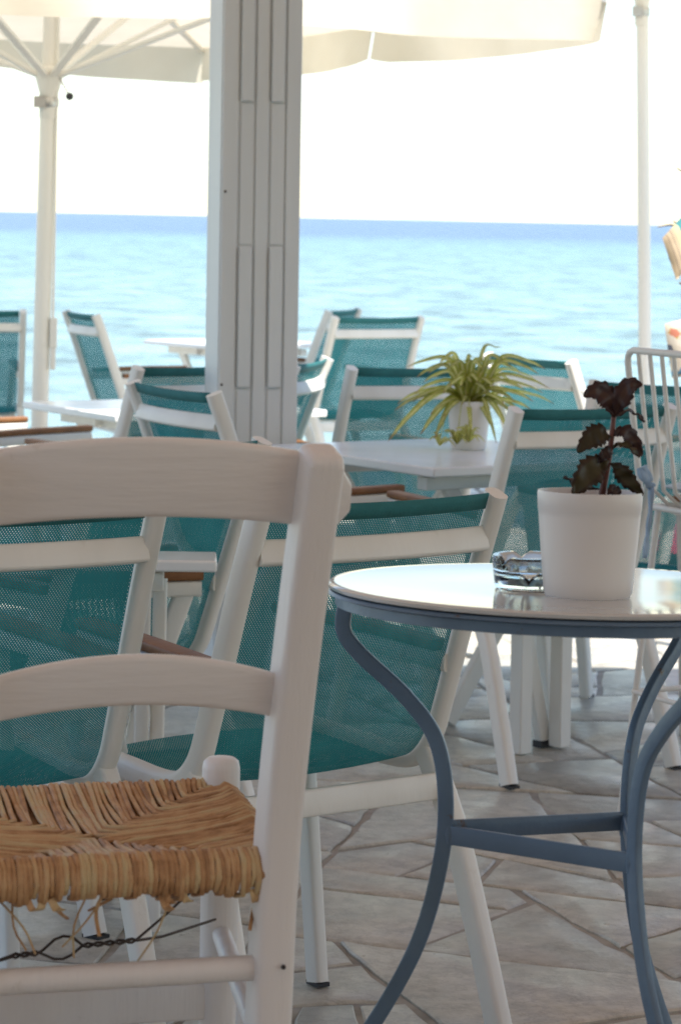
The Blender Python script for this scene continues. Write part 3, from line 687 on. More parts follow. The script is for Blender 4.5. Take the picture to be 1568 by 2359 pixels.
# ------------------------------------------------------------------ wooden chair with rush seat
TH = R(16)
wx = Vector((math.cos(TH), math.sin(TH), 0)); wf = Vector((-math.sin(TH), math.cos(TH), 0))
rear_r = Vector((-0.056, 3.0, 0)); wo_ = rear_r - wx * 0.169
wood = empty('wooden_chair', (wo_.x, wo_.y, UPPER), TH, 'white painted wooden chair with curved slats and a frayed rush seat', 'chair')
for sx in (-1, 1):
    pts = smooth_path([(sx * 0.158, 0.01, 0.0), (sx * 0.164, 0.002, 0.25), (sx * 0.170, 0.0, 0.46), (sx * 0.180, -0.024, 0.66), (sx * 0.192, -0.066, 0.878)], 5)
    n = len(pts)
    g = MB(); g.sweep(pts, rrect(0.043, 0.056, 0.009, 3), (1, 0, 0)); 
    tp = pts[-1]; g.sweep([tp + Vector((0, -0.0035 * q, 0.014 * q)) for q in (0, 0.3, 0.55, 0.75, 0.9, 1.0)], rrect(0.043, 0.056, 0.011, 4), (1, 0, 0), [1.0, 0.985, 0.94, 0.86, 0.74, 0.56])
    g.build('rear_post', M['wood_white'], wood, smooth=50)
    fp = [(sx * 0.198, 0.372, 0.0), (sx * 0.197, 0.369, 0.25), (sx * 0.195, 0.367, 0.462), (sx * 0.195, 0.367, 0.470), (sx * 0.195, 0.367, 0.4745)]
    g = MB(); g.tube(fp, 0.0235, 16, [0.92, 1, 1, 0.93, 0.7]); g.build('front_leg', M['wood_white'], wood, smooth=50)
    g = MB(); g.tube([(sx * 0.166, 0.01, 0.215), (sx * 0.196, 0.355, 0.262)], 0.012, 12); g.build('side_rung', M['wood_white'], wood, smooth=50)
    g = MB(); g.tube([(sx * 0.170, 0.01, 0.425), (sx * 0.195, 0.355, 0.425)], 0.013, 10); g.build('seat_rail', M['wood_white'], wood, smooth=50)
def slat(z0, z1, rise, y_end, bow, ext, thick, name, xc):
    """curved slat: arched edges, bowed in plan; z at ends and rise at the middle"""
    g = MB(); nU, nV = 28, 8
    rings = []
    for i in range(nU + 1):
        t = -1 + 2 * i / nU; x = t * (xc + ext)
        ar = rise * (1 - t * t); yb = y_end + bow * (1 - t * t)
        lo, hi = z0 + ar * 0.72, z1 + ar
        endk = math.sqrt(1.0 - 0.80 * min(1.0, max(0, (abs(t) - 0.90) / 0.10)) ** 2.5) if ext > 0 else 1.0 
        m_ = (lo + hi) / 2; hh = (hi - lo) / 2 * endk
        tilt = -0.19
        pr = rrect(2 * hh, thick, thick * 0.33, 3)
        ring = [Vector((x, yb + q[1] + tilt * q[0], m_ + q[0])) for q in pr]; rings.append(ring)
    m = len(rings[0]); vs = [p for r_ in rings for p in r_]; fs = []
    for i in range(nU):
        for q in range(m): fs.append((i * m + q, i * m + (q + 1) % m, (i + 1) * m + (q + 1) % m, (i + 1) * m + q))
    fs.append(tuple(range(m))); fs.append(tuple(nU * m + q for q in range(m))); g.add(vs, fs)
    return g.build(name, M['slat_white'], wood, smooth=45)
slat(0.796, 0.873, 0.031, -0.022, -0.032, 0.046, 0.024, 'top_slat', 0.190)
slat(0.592, 0.640, 0.028, -0.006, -0.012, -0.012, 0.020, 'middle_slat', 0.178)
g = MB(); g.tube([(-0.166, 0, 0.318), (0, 0, 0.318), (0.166, 0, 0.318)], 0.0138, 14); g.build('rear_rung', M['wood_white'], wood, smooth=50)
g = MB(); g.sweep([(-0.19, 0.368, 0.178), (0.19, 0.368, 0.178)], rrect(0.046, 0.02, 0.004, 2), (0, 0, 1)); g.build('front_stretcher', M['wood_white'], wood, smooth=50)
for y, hwid in ((0.0, 0.165), (0.367, 0.19)):
    g = MB(); g.tube([(-hwid, y, 0.43), (hwid, y, 0.43)], 0.013, 10); g.build('seat_rail', M['wood_white'], wood, smooth=50)
g = MB(); g.tube([(0.173, -0.030, 0.262), (0.178, -0.0305, 0.262)], 0.0001, 6)
# screw hole plug in the right post
g = MB(); g.lathe([(0, 0), (0.0028, 0), (0.0024, 0.002), (0, 0.002)], (0, 0, 0), 10, Matrix.Translation((0.172, -0.0290, 0.325)) @ Matrix.Rotation(R(90), 4, 'X')); g.build('screw', M['black'], wood, smooth=40)
# rush seat: L-shaped cords from each rail to the next one
base = MB()
def seat_hw(y): return 0.170 + (0.195 - 0.170) * y / 0.367
def seat_z(x, y):
    u = abs(x) / seat_hw(y); v = abs(y / 0.367 - 0.5) * 2
    m = max(u, v); return 0.444 - 0.020 * (1 - m ** 2.2) 
base.grid(lambda u, v: Vector(((v - .5) * 2 * seat_hw(u * .367), u * 0.367, seat_z((v - .5) * 2 * seat_hw(u * .367) * .999, u * .367) - 0.010)), 12, 12)
seat = base.build('rush_seat', M['rush'], wood, smooth=60, solid=0.006)
srnd = random.Random(3); NS = 29
prof6 = [(0.0037 * math.cos(2 * PI * k / 6), 0.0034 * math.sin(2 * PI * k / 6)) for k in range(6)]
for side_y in (0, 1):                      # rear and front rails
    for sx in (-1, 1):
        for k in range(NS):
            f = (k + 0.55) / NS            # 0 at the corner, 1 at the middle
            yr = 0.0 if side_y == 0 else 0.367
            sgn = -1 if side_y == 0 else 1
            fy = f * 0.1835; ym = yr - sgn * fy
            x_ = sx * seat_hw(yr) * (1 - f) * 0.97
            j = lambda a=0.0012: srnd.uniform(-a, a)
            P = []
            hang = 0.404 + srnd.uniform(-.004, .004)
            if side_y == 0 and srnd.random() < 0.3: hang -= srnd.uniform(0.001, 0.006)
            P.append((x_ + j(.004), yr - sgn * 0.008, hang)); P.append((x_ + j(.002), yr + sgn * 0.016, hang + 0.006))
            P.append((x_ + j(), yr + sgn * 0.0215, 0.424)); P.append((x_ + j(), yr + sgn * 0.015, 0.440))
            P.append((x_ + j(), yr - sgn * 0.002, 0.4475 + j()))
            lean_ = srnd.uniform(-.006, .006)
            for q in (0.35, 0.7, 0.93):
                y = yr - sgn * fy * q; 
                if fy * q < 0.006: continue
                P.append((x_ + lean_ * q + j(), y, seat_z(x_, y) + 0.001 + j(.0015)))
            xe = sx * seat_hw(ym)
            for q in (0.12, 0.5, 0.85):
                x = x_ + (xe - x_) * q; P.append((x, ym + j(.002), seat_z(x, ym) + 0.001 + j(.0015)))
            P.append((xe, ym + j(), 0.4475)); P.append((xe + sx * 0.015, ym + j(), 0.439)); P.append((xe + sx * 0.021, ym, 0.426)); P.append((xe + sx * 0.010, ym, 0.404))
            g = MB(); g.sweep(P, prof6, None, [srnd.uniform(0.82, 1.15) for _ in P]); g.build('rush_cord', M['rush'], seat, smooth=80, recalc=False)
# loose ends under the seat
lrnd = random.Random(12)
for k in range(13):
    x = lrnd.uniform(-0.16, 0.16); L = lrnd.uniform(0.02, 0.055); y = lrnd.uniform(-0.02, 0.05)
    if k < 6: L = lrnd.uniform(0.06, 0.10)
    dx = lrnd.uniform(-.05, .05)
    P = smooth_path([(x, y, 0.410), (x + dx * .5 + lrnd.uniform(-.01, .01), y + lrnd.uniform(-.01, .02), 0.405 - L * 0.5), (x + dx, y + lrnd.uniform(-.02, .03), 0.405 - L)], 3)
    g = MB(); g.sweep(P, rrect(0.0042 if L < .06 else 0.0022, 0.0018, 0.0005, 1), (1, 0.2, 0)); g.build('loose_straw', M['rush'], seat, recalc=False)
for k in range(9):                       # short torn ends curling under the rear rail
    x = lrnd.uniform(-0.158, 0.158); L = lrnd.uniform(.005, .015); cx_ = lrnd.uniform(-.014, .014)
    P = smooth_path([(x, -0.014, 0.408), (x + cx_ * .4, -0.016, 0.403 - L * .6), (x + cx_, -0.006, 0.402 - L)], 3)
    g = MB(); g.sweep(P, rrect(lrnd.uniform(.006, .011), 0.0018, 0.0005, 1), (1, 0.25, 0)); g.build('loose_straw', M['rush'], seat, recalc=False)
def twist(a, b, n, r_, ph=0.0):
    a, b = Vector(a), Vector(b); out = []
    for i in range(n + 1):
        t = i / n; p = a.lerp(b, t); p = p + Vector((0, r_ * math.cos(ph + t * n * 1.3), r_ * math.sin(ph + t * n * 1.3))); out.append(p)
    return out
g = MB()
for ph in (0, PI):
    L0 = [(-0.190, 0.02, 0.318 if ph else 0.298), (-0.13, 0.10, 0.310)]
    tw1 = twist((-0.10, 0.12, 0.312), (-0.062, 0.14, 0.309), 8, 0.0022, ph)
    s_ = 1 if ph else -1
    lp = [Vector((-0.047, 0.15, 0.309 + s_ * 0.011)), Vector((-0.036, 0.155, 0.309 + s_ * 0.013)), Vector((-0.025, 0.16, 0.309 + s_ * 0.010))]
    tw2 = twist((-0.010, 0.17, 0.306), (0.060, 0.21, 0.298), 12, 0.0022, ph)
    L1 = [(0.10, 0.25, 0.313 if ph else 0.290), (0.185, 0.34, 0.345 if ph else 0.283)]
    g.tube([Vector(p) for p in L0] + tw1 + lp + tw2 + [Vector(p) for p in L1], 0.0017, 6)
g.build('wire_brace', M['wire'], wood, smooth=60)

# ------------------------------------------------------------------ blue round table
TC = Vector((0.281, 3.28, 0)); TZ = 1.057 - UPPER
bt = empty('round_table', (TC.x, TC.y, UPPER), 0, 'round bistro table with white enamel top and curved blue metal legs', 'table')
bt.rotation_euler = (R(-1.8), R(0.35), 0); bt.location.z += 0.004
RT = 0.292
g = MB(); g.lathe([(0.0, TZ - 0.004), (RT - 0.012, TZ - 0.004), (RT - 0.004, TZ - 0.010), (RT - 0.006, TZ - 0.012), (0, TZ - 0.0125)][:0] or [(0.0005, TZ), (RT * 0.5, TZ), (RT - 0.012, TZ), (RT - 0.004, TZ + 0.0005), (RT - 0.0005, TZ - 0.002), (RT - 0.002, TZ - 0.006), (RT - 0.008, TZ - 0.008), (0.0005, TZ - 0.008)], (0, 0, 0), 96); g.build('tabletop', M['enamel'], bt, smooth=50)
g = MB(); g.lathe([(RT - 0.012, TZ - 0.008), (RT - 0.003, TZ - 0.009), (RT, TZ - 0.0125), (RT - 0.010, TZ - 0.0155), (RT - 0.0095, TZ - 0.0265), (RT - 0.013, TZ - 0.0275), (RT - 0.015, TZ - 0.010)], (0, 0, 0), 96, close_ends=False); g.build('rim', M['blue'], bt, smooth=40)
Lr = [(0.272, 1.030), (0.274, 0.993), (0.252, 0.964), (0.195, 0.915), (0.157, 0.865), (0.1435, 0.796), (0.148, 0.717), (0.172, 0.622), (0.220, 0.527), (0.285, 0.430), (0.335, 0.366)]
for az in (171, -60, 52):
    a = R(az); d = Vector((math.cos(a), math.sin(a), 0)); tn = Vector((-math.sin(a), math.cos(a), 0))
    g = MB(); g.sweep(smooth_path([d * r_ + Vector((0, 0, z - UPPER)) for r_, z in Lr], 7), rrect(0.011, 0.0190, 0.0022, 2), tn); lg = g.build('leg', M['blue'], bt, smooth=45)
    g = MB(); p = d * 0.146 + Vector((0, 0, 0.752 - UPPER)); g.lathe([(0.0, -0.013), (0.006, -0.012), (0.0075, 0), (0.006, 0.012), (0, 0.013)], p + d * -0.008, 10); g.build('weld', M['blue'], lg, smooth=60)
ang = (171, -60, 52)
for i in range(3):
    P, Q = [Vector((math.cos(R(x_)) * 0.140, math.sin(R(x_)) * 0.140, 0.752 - UPPER + 0.003 * i)) for x_ in (ang[i], ang[(i + 1) % 3])]
    g = MB(); g.sweep([P, Q], rrect(0.023, 0.007, 0.0018, 2), (0, 0, 1)); g.build('cross_bar', M['blue'], bt, smooth=45)

# pot with purple plant
def lathe_pot(name, c, r0, r1, h, t, label, lip=0.0):
    root = empty(name, c, 0, label, 'plant pot')
    g = MB()
    outer = [(0.0005, 0.0), (r0 * 0.93, 0.0), (r0, 0.006)] + [(r0 + (r1 - r0) * k / 8, 0.006 + (h - 0.006) * k / 8) for k in range(1, 8)]
    if lip: outer = [(r, z) for r, z in outer if z < h * 0.80] + [(r0 + (r1 - r0) * 0.82, h * 0.822), (r0 + (r1 - r0) * 0.83 + lip, h * 0.828)]
    prof = outer + [(r1 + lip - 0.001, h - 0.003), (r1 + lip - 0.0015, h), (r1 - t + 0.001, h), (r1 - t, h - 0.003), (r1 - t - 0.004, h * 0.78), (0.0005, h * 0.78)]
    g.lathe(prof, (0, 0, 0), 56); g.build('pot', M['pot'], root, smooth=35)
    g = MB()
    g.grid(lambda u, v: Vector((u * (r1 - t - 0.001) * math.cos(2 * PI * v), u * (r1 - t - 0.001) * math.sin(2 * PI * v), h * 0.935 + 0.004 * mnoise.noise(Vector((u * 5, v * 9, 1))))), 8, 28)
    g.build('soil', M['soil'], root, smooth=60)
    return root
pot_p = at(1352, 1362, 3.10); zt = 1.061 - 0.0002
s_p = 3.205
TILT = math.tan(R(1.8))
pc = Vector((at(1352, 1370, s_p).x, s_p, zt - 0.0008 + (TC.y - s_p) * TILT))
pot = lathe_pot('flower_pot', pc, 0.0520, 0.0622, 0.1235, 0.004, 'white tapered pot standing on the blue round table', 0.0004)
pot.rotation_euler = (R(-1.8), R(0.35), 0)
H = 0.1235
plant = empty('purple_plant', pc + Vector((0.006, 0, H * 0.86)), 0, 'dark purple plant with toothed leaves growing in the pot on the blue table', 'plant')
def pp(px, py, dd=0.0): return at(px, py, s_p + dd) - plant.location
stem = smooth_path([pp(1385, 1140), pp(1400, 1060), pp(1408, 1000), pp(1412, 960), pp(1414, 925)], 5)
g = MB(); g.tube(stem, 0.0042, 8, [1.0 - 0.45 * i / len(stem) for i in range(len(stem))]); g.build('stem', M['leaf_stem'], plant, smooth=60)
def toothed_leaf(path, width, nrm, mat, teeth=7, cup=0.25):
    """broad leaf along a path with a saw-toothed edge"""
    P = smooth_path(path, 11); n = len(P) - 1; g = MB(); rows = []; uvs = []; width *= 0.78
    nrm = Vector(nrm).normalized()
    for i, p in enumerate(P):
        t = i / n; tg = (P[min(i + 1, n)] - P[max(i - 1, 0)]).normalized(); sd = tg.cross(nrm).normalized(); nn = sd.cross(tg)
        wd = width * (math.sin(PI * min(1, t * 0.92 + 0.05)) ** 0.9) * (0.45 + 0.55 * min(1, t * 2.2)); 
        if t < 0.16: wd *= 0.35 + t * 4
        saw = 1 + 0.36 * (((t * teeth) % 1.0) - 0.5) * (1 if t > 0.15 else 0)
        for j in range(-2, 3):
            q = j / 2; rows.append(p + sd * wd * q * (saw if abs(j) == 2 else 1) + nn * (cup * wd * q * q) + nn * 0.0016 * math.sin(t * 19 + j)); uvs.append((t, j / 4 + 0.5))
    fs = [(i * 5 + j, i * 5 + j + 1, (i + 1) * 5 + j + 1, (i + 1) * 5 + j) for i in range(n) for j in range(4)]
    g.add(rows, fs, uvs); return g.build('leaf', mat, plant, smooth=70, recalc=False, solid=0.0012)
V3 = lambda *a: Vector(a)
toothed_leaf([pp(1412, 965), pp(1402, 925, -.01), pp(1375, 903, -.015), pp(1343, 910, -.02)], 0.0185, (0.2, -1, 0.35), M['purple'], 8)
toothed_leaf([pp(1413, 962), pp(1425, 930, -.01), pp(1447, 890, -.01), pp(1478, 884, -.01)], 0.0155, (-0.3, -1, 0.2), M['purple'], 7)
toothed_leaf([pp(1413, 962), pp(1440, 948, .01), pp(1465, 955, .02), pp(1483, 972, .02)], 0.007, (0, -0.3, 1), M['purple'], 5)
toothed_leaf([pp(1408, 1010), pp(1385, 1000, -.015), pp(1360, 1012, -.02), pp(1328, 1040, -.03)], 0.0185, (0.25, -1, 0.6), M['purple_green'], 8)
toothed_leaf([pp(1409, 1005), pp(1430, 995, -.005), pp(1455, 1012, .0), pp(1478, 1050, .0)], 0.0135, (-0.3, -0.8, 0.6), M['purple'], 6)
toothed_leaf([pp(1407, 1035), pp(1425, 1022, -.01), pp(1450, 1032, -.02), pp(1472, 1053, -.02)], 0.008, (0, -0.5, 1), M['purple_green'], 6)
toothed_leaf([pp(1403, 1062), pp(1375, 1072, -.02), pp(1345, 1100, -.03), pp(1318, 1140, -.035)], 0.022, (0.35, -1, 0.35), M['purple_green'], 9)
toothed_leaf([pp(1403, 1065), pp(1425, 1082, -.01), pp(1448, 1108, -.01), pp(1480, 1140, -.01)], 0.0135, (-0.4, -1, 0.3), M['purple_green'], 7)
toothed_leaf([pp(1395, 1130), pp(1350, 1122, .01), pp(1320, 1110, .02), pp(1297, 1098, .02)], 0.008, (0, -0.5, 1), M['purple'], 5)
toothed_leaf([pp(1425, 1150), pp(1420, 1138, -.01), pp(1408, 1130, -.015), pp(1398, 1135, -.02)], 0.010, (0, -1, 0.4), M['purple'], 4)
toothed_leaf([pp(1410, 1045), pp(1400, 1040, -.012), pp(1388, 1050, -.02), pp(1378, 1066, -.02)], 0.009, (0.2, -1, 0.3), M['purple'], 5)

# two stacked glass ashtrays
def ashtray(c, rz, label):
    g = MB(); seg = 48; prof = [(0.0005, 0.0), (0.040, 0.0), (0.043, 0.003), (0.0445, 0.012), (0.0455, 0.021), (0.044, 0.0235), (0.038, 0.0235), (0.035, 0.020), (0.031, 0.008), (0.0005, 0.007)]
    vs = []
    for (r_, z) in prof:
        for k in range(seg):
            a = 2 * PI * k / seg; zz = z
            if z > 0.018:
                for q in range(3):
                    da = abs((a - 2 * PI * q / 3 + PI) % (2 * PI) - PI)
                    if da < 0.17: zz = z - 0.008 * (1 - (da / 0.17) ** 2)
            vs.append((r_ * math.cos(a), r_ * math.sin(a), zz))
    n = len(prof); fs = [(i * seg + k, i * seg + (k + 1) % seg, (i + 1) * seg + (k + 1) % seg, (i + 1) * seg + k) for i in range(n - 1) for k in range(seg)]
    fs.append(tuple(range(seg - 1, -1, -1))); fs.append(tuple((n - 1) * seg + k for k in range(seg)))
    g.add(vs, fs); o = g.build('ashtray', M['glass'], smooth=35); o.location = c; o.rotation_euler = (0, 0, rz)
    return tag(o, label, 'ashtray', 'glass ashtrays stacked on the blue table')
ac = at(1222, 1345, 3.27)
ashtray((ac.x, 3.27, zt + 0.0004), 0.4, 'clear glass ashtray at the bottom of the stack beside the pot')
ashtray((ac.x - 0.002, 3.27, zt + 0.0176), 1.75, 'clear glass ashtray with notched rim on top of the stack')

# ------------------------------------------------------------------ spider plant on the white table
sp_d = 8.63; sp_x = at(1078, 1030, sp_d).x
spot = lathe_pot('flower_pot', Vector((sp_x, sp_d, 0.7805)), 0.056, 0.069, 0.152, 0.004, 'small white pot holding the spider plant on the white table')
spl = empty('spider_plant', (sp_x, sp_d, 0.7805 + 0.13), 0, 'yellow green spider plant with arching striped leaves', 'plant')
def ribbon(path, width, name, parent, mat, n=6):
    P = smooth_path(path, n); m_ = len(P) - 1; g = MB(); rows = []; uvs = []
    for i, p in enumerate(P):
        t = i / m_; tg = (P[min(i + 1, m_)] - P[max(i - 1, 0)]).normalized(); sd = tg.cross(Vector((0, -0.75, 1)))
        if sd.length < 1e-3: sd = Vector((1, 0, 0))
        sd.normalize(); nn = sd.cross(tg); wd = width * min(1, 0.55 + 2 * t) * (1 - t ** 3 * 0.93)
        for j in (-1, 0, 1): rows.append(p + sd * wd * j + nn * (0.35 * wd if j else 0)); uvs.append((t, j / 2 + 0.5))
    fs = [(i * 3 + j, i * 3 + j + 1, (i + 1) * 3 + j + 1, (i + 1) * 3 + j) for i in range(m_) for j in range(2)]
    g.add(rows, fs, uvs); return g.build(name, mat, parent, smooth=70, recalc=False)
prn = random.Random(5)
def sp_leaf(px, py, hgt, dd, wd=0.0075):
    e = at(px, py, sp_d + dd) - spl.location; b = Vector((prn.uniform(-.018, .018), prn.uniform(-.018, .018), 0.0))
    top_ = b.lerp(e, 0.42); top_.z = max(b.z, e.z) + hgt
    ribbon([b, b.lerp(top_, 0.45) + Vector((0, 0, hgt * 0.28)), top_, top_.lerp(e, 0.62) + Vector((0, 0, hgt * 0.24)), e], wd * 1.5, 'leaf', spl, M['spider'])
for (px, py, h, dd, wd_) in [(893, 1017, .05, -.18, .009), (908, 945, .05, -.15, .008), (968, 1000, .03, -.10, .009), (1000, 1010, .02, -.14, .008), (938, 845, .03, .05, .008), (955, 905, .04, -.05, .007),
                        (1045, 860, .03, .10, .007), (1157, 800, .0, .06, .0045), (1090, 822, .0, .03, .005), (1010, 838, .02, .12, .007), (1255, 850, .035, .0, .008), (1275, 930, .04, .05, .007),
                        (1222, 943, .03, -.06, .008), (1205, 990, .04, .08, .006), (1250, 905, .035, -.05, .006), (1168, 990, .03, -.10, .009), (1140, 1000, .02, -.12, .007), (1190, 960, .03, -.09, .008),
                        (1110, 850, .02, -.05, .006), (1060, 845, .02, .08, .006), (1000, 870, .03, .1, .007), (975, 880, .03, -.08, .007), (1020, 905, .03, -.12, .008), (1150, 870, .03, .1, .006),
                        (1180, 880, .03, .06, .007), (1210, 900, .03, -.08, .007), (1035, 890, .025, -.1, .007), (1120, 905, .025, -.11, .007), (1240, 880, .04, .1, .006), (945, 960, .05, .06, .007),
                        (1075, 835, .0, -.02, .006), (1100, 860, .01, .0, .006), (1050, 870, .015, -.04, .007), (1085, 880, .01, -.06, .007), (925, 975, .05, -.1, .007), (1085, 1000, .02, -.13, .006),
                        (1142, 1020, .03, -.15, .006), (985, 860, .03, -.02, .007), (1030, 850, .02, -.04, .007), (1125, 845, .02, .02, .006), (1175, 845, .03, -.03, .007), (1012, 835, .025, .0, .007), (1200, 858, .03, .02, .007), (915, 930, .05, .02, .008), (950, 925, .04, -.12, .008), (990, 955, .03, -.13, .008), (1265, 895, .04, -.03, .007), (1228, 925, .035, -.1, .008), (1215, 965, .035, -.04, .007), (960, 868, .035, -.04, .008), (1240, 862, .035, -.06, .007), (1065, 930, .02, -.13, .008), (1185, 925, .03, -.1, .008), (1020, 960, .025, -.14, .008), (1100, 880, .02, -.07, .008), (1060, 890, .02, -.09, .008), (1135, 890, .02, -.07, .008), (1160, 930, .025, -.12, .008)]:
    sp_leaf(px, py, h, dd, wd_)
# plantlets hanging on runners in front of the pot
for (px, py, dd) in ((1078, 1018, -.12), (1052, 1022, -.10), (1012, 1026, -.11)):
    b = at(px, py, sp_d + dd) - spl.location
    ribbon([Vector((0, -.03, .01)), Vector((b.x * .6, -.075, .03)), Vector((b.x * .9, b.y * .95, -.05)), b], 0.0018, 'runner', spl, M['spider'])
    for k in range(13 if px > 1040 else 5):
        a = 2.4 * k + prn.uniform(-.3, .3); L = prn.uniform(.03, .06)
        e = b + Vector((math.cos(a) * L, math.sin(a) * L * .7, prn.uniform(-.006, .055))); mid = b.lerp(e, .5) + Vector((0, 0, .020))
        ribbon([b, mid, e], 0.0048, 'leaf', spl, M['spider'], 4)

# white stand with square legs tucked under the wide teal chair
A_, B_ = Vector((0.535, 7.70, 0)), Vector((0.655, 7.81, 0)); e_ = (B_ - A_).normalized()
stand = empty('folding_stand', (A_ + B_) / 2, math.atan2(e_.y, e_.x), 'low white folding stand with square legs under the wide dark teal armchair', 'stand')
hl = (B_ - A_).length / 2
for sx in (-1, 1):
    g = MB(); g.box((sx * hl, 0, 0.22), (0.046, 0.046, 0.43)); g.build('leg', M['chair_white'], stand, bevel=0.004)
g = MB(); g.box((0, 0, 0.40), (2 * hl - 0.05, 0.03, 0.04)); g.build('top_bar', M['chair_white'], stand, bevel=0.003)
g = MB(); g.sweep([(-hl + 0.03, 0.045, 0.42), (hl - 0.02, 0.045, 0.02)], rrect(0.03, 0.045, 0.005, 2), (0, 1, 0)); br_ = g.build('brace', M['chair_white'], stand, smooth=50)
g = MB(); g.box((hl - 0.02, 0.045, 0.010), (0.05, 0.034, 0.02)); g.build('foot_cap', M['black'], br_)

# ------------------------------------------------------------------ wire bar stool at the right
st_c = at(1442, 803, 6.75); sth = R(-62)
sx_ = Vector((math.cos(sth), math.sin(sth), 0)); sf = Vector((-math.sin(sth), math.cos(sth), 0))
BW = 0.20
so_ = st_c + sx_ * BW + sf * 0.245
stool = empty('wire_bar_stool', (so_.x, so_.y, 0), sth, 'tall white wire bar stool with upright rods in its back', 'bar stool')
def sb(x, z): return Vector((x, -0.245 + (1.19 - z) * 0.14, z))
zs, ztop = 0.83, 1.19
arc = [sb(-BW, zs), sb(-BW, ztop - 0.032)] + [sb(-BW + 0.032 * (1 - math.cos(a)), ztop - 0.032 + 0.032 * math.sin(a)) for a in (0.5, 1.0, PI / 2)]
arc = arc + [Vector((-p.x, p.y, p.z)) for p in reversed(arc)]
g = MB(); g.tube(arc, 0.0085, 10); g.build('back_frame', M['stool'], stool, smooth=60)
for k in range(1, 8):
    x = -BW + 2 * BW * k / 8
    P = [sb(x, ztop), sb(x, 1.0), sb(x * 0.97, zs + 0.02), Vector((x * 0.95, -0.15, zs - 0.02)), Vector((x * 0.95, 0.18, zs - 0.022))]
    g = MB(); g.tube(P, 0.0058, 8); g.build('rod', M['stool'], stool, smooth=60)
g = MB(); g.tube(smooth_path([(-BW * .97, -0.16, zs - .03), (BW * .97, -0.16, zs - .03), (BW * .97, 0.19, zs - .03), (-BW * .97, 0.19, zs - .03)], 1) + [Vector((-BW * .97, -0.16, zs - .03))], 0.008, 10); g.build('seat_frame', M['stool'], stool, smooth=60)
for sx in (-1, 1):
    for (y0, y1) in ((-0.15, -0.215), (0.18, 0.235)):
        g = MB(); g.tube([(sx * BW * .93, y0, zs - .03), (sx * (BW + .035), y1, 0.0)], 0.0085, 10); g.build('leg', M['stool'], stool, smooth=60)
g = MB(); zf = 0.34; q = BW + 0.02
g.tube([(-q, -0.19, zf), (q, -0.19, zf)], 0.007, 8); g.tube([(-q, 0.21, zf), (q, 0.21, zf)], 0.007, 8); g.tube([(-q, -0.19, zf), (-q, 0.21, zf)], 0.007, 8); g.tube([(q, -0.19, zf), (q, 0.21, zf)], 0.007, 8)
g.build('footrest', M['stool'], stool, smooth=60)
def pillow(w_, d_, t_, nu=14, nv=14):
    g = MB()
    def up(u, v):
        k = (max(0, 1 - abs(2 * u - 1) ** 3.5) * max(0, 1 - abs(2 * v - 1) ** 3.5)) ** 0.5
        return Vector(((u - .5) * w_, (v - .5) * d_, k * t_ / 2 + 0.003 * mnoise.noise(Vector((u * 4, v * 4, 2)))))
    g.grid(up, nu, nv); g.grid(lambda u, v: Vector((up(u, v).x, up(u, v).y, -up(u, v).z)), nu, nv); return g
cu = pillow(2 * BW * .92, 0.33, 0.05).build('seat_cushion', M['cushion'], smooth=70)
cu.location = so_ + Vector((0, 0, 0)) + sf * 0.02; cu.location.z = zs + 0.022; cu.rotation_euler = (0, 0, sth)
tag(cu, 'pale grey blue cushion on the wire bar stool, with ribbon ties', 'cushion')
def tie(pts, w_, side):
    g = MB(); P = smooth_path(pts, 5); sd = Vector(side); rows = []; nP = len(P)
    for i, p in enumerate(P):
        ww = w_ * (1 + 0.25 * math.sin(i * 1.1)); rows += [p - sd * ww, p + Vector((0, -0.004, 0)), p + sd * ww]
    g.add(rows, [(i * 3 + j, i * 3 + j + 1, (i + 1) * 3 + j + 1, (i + 1) * 3 + j) for i in range(nP - 1) for j in range(2)])
    o = g.build('ribbon_tie', M['tie'], cu, smooth=70, recalc=False, solid=0.002); o.matrix_parent_inverse = (Matrix.Translation(cu.location) @ Matrix.Rotation(sth, 4, 'Z')).inverted(); return o
tie([at(1498, 1122, 6.70), at(1496, 1180, 6.68), at(1490, 1230, 6.69), at(1484, 1285, 6.69)], 0.006, (1, .1, 0))
tie([at(1500, 1122, 6.70), at(1488, 1108, 6.66), at(1472, 1080, 6.66), at(1482, 1078, 6.66), at(1494, 1110, 6.67)], 0.010, (.9, .1, .4))

# ------------------------------------------------------------------ things hanging on a bare tree at the right edge
td = 9.6
t0 = at(1640, 1100, td)
tree = empty('bare_tree', (t0.x, td, 0), 0, 'bare driftwood tree with thin twigs reaching in at the right edge', 'tree')
def tp(px, py, dd=0.0): return at(px, py, td + dd) - Vector((t0.x, td, 0))
g = MB(); P = smooth_path([Vector((0.03, 0, 0.0)), Vector((0.05, 0.02, 0.6)), tp(1660, 760), tp(1640, 520), tp(1655, 330), tp(1640, 120)], 6)
g.tube(P, 0.026, 10, [1.25 - 0.9 * i / len(P) + 0.06 * math.sin(i * 2.1) for i in range(len(P))]); g.build('trunk', M['bark'], tree, smooth=60)
for pts in ([tp(1640, 516), tp(1600, 510), tp(1558, 519), tp(1540, 518), tp(1513, 523)], [tp(1590, 512), tp(1565, 518), tp(1549, 509)], [tp(1650, 430), tp(1600, 420), tp(1570, 395), tp(1556, 386)],
            [tp(1655, 800), tp(1600, 690), tp(1570, 655), tp(1562, 652)], [tp(1640, 520), tp(1600, 560), tp(1575, 575), tp(1560, 560)]):
    P = smooth_path(pts, 4); g = MB(); g.tube(P, 0.0075, 7, [1 - 0.75 * i / len(P) for i in range(len(P))]); g.build('branch', M['bark'], tree, smooth=60)
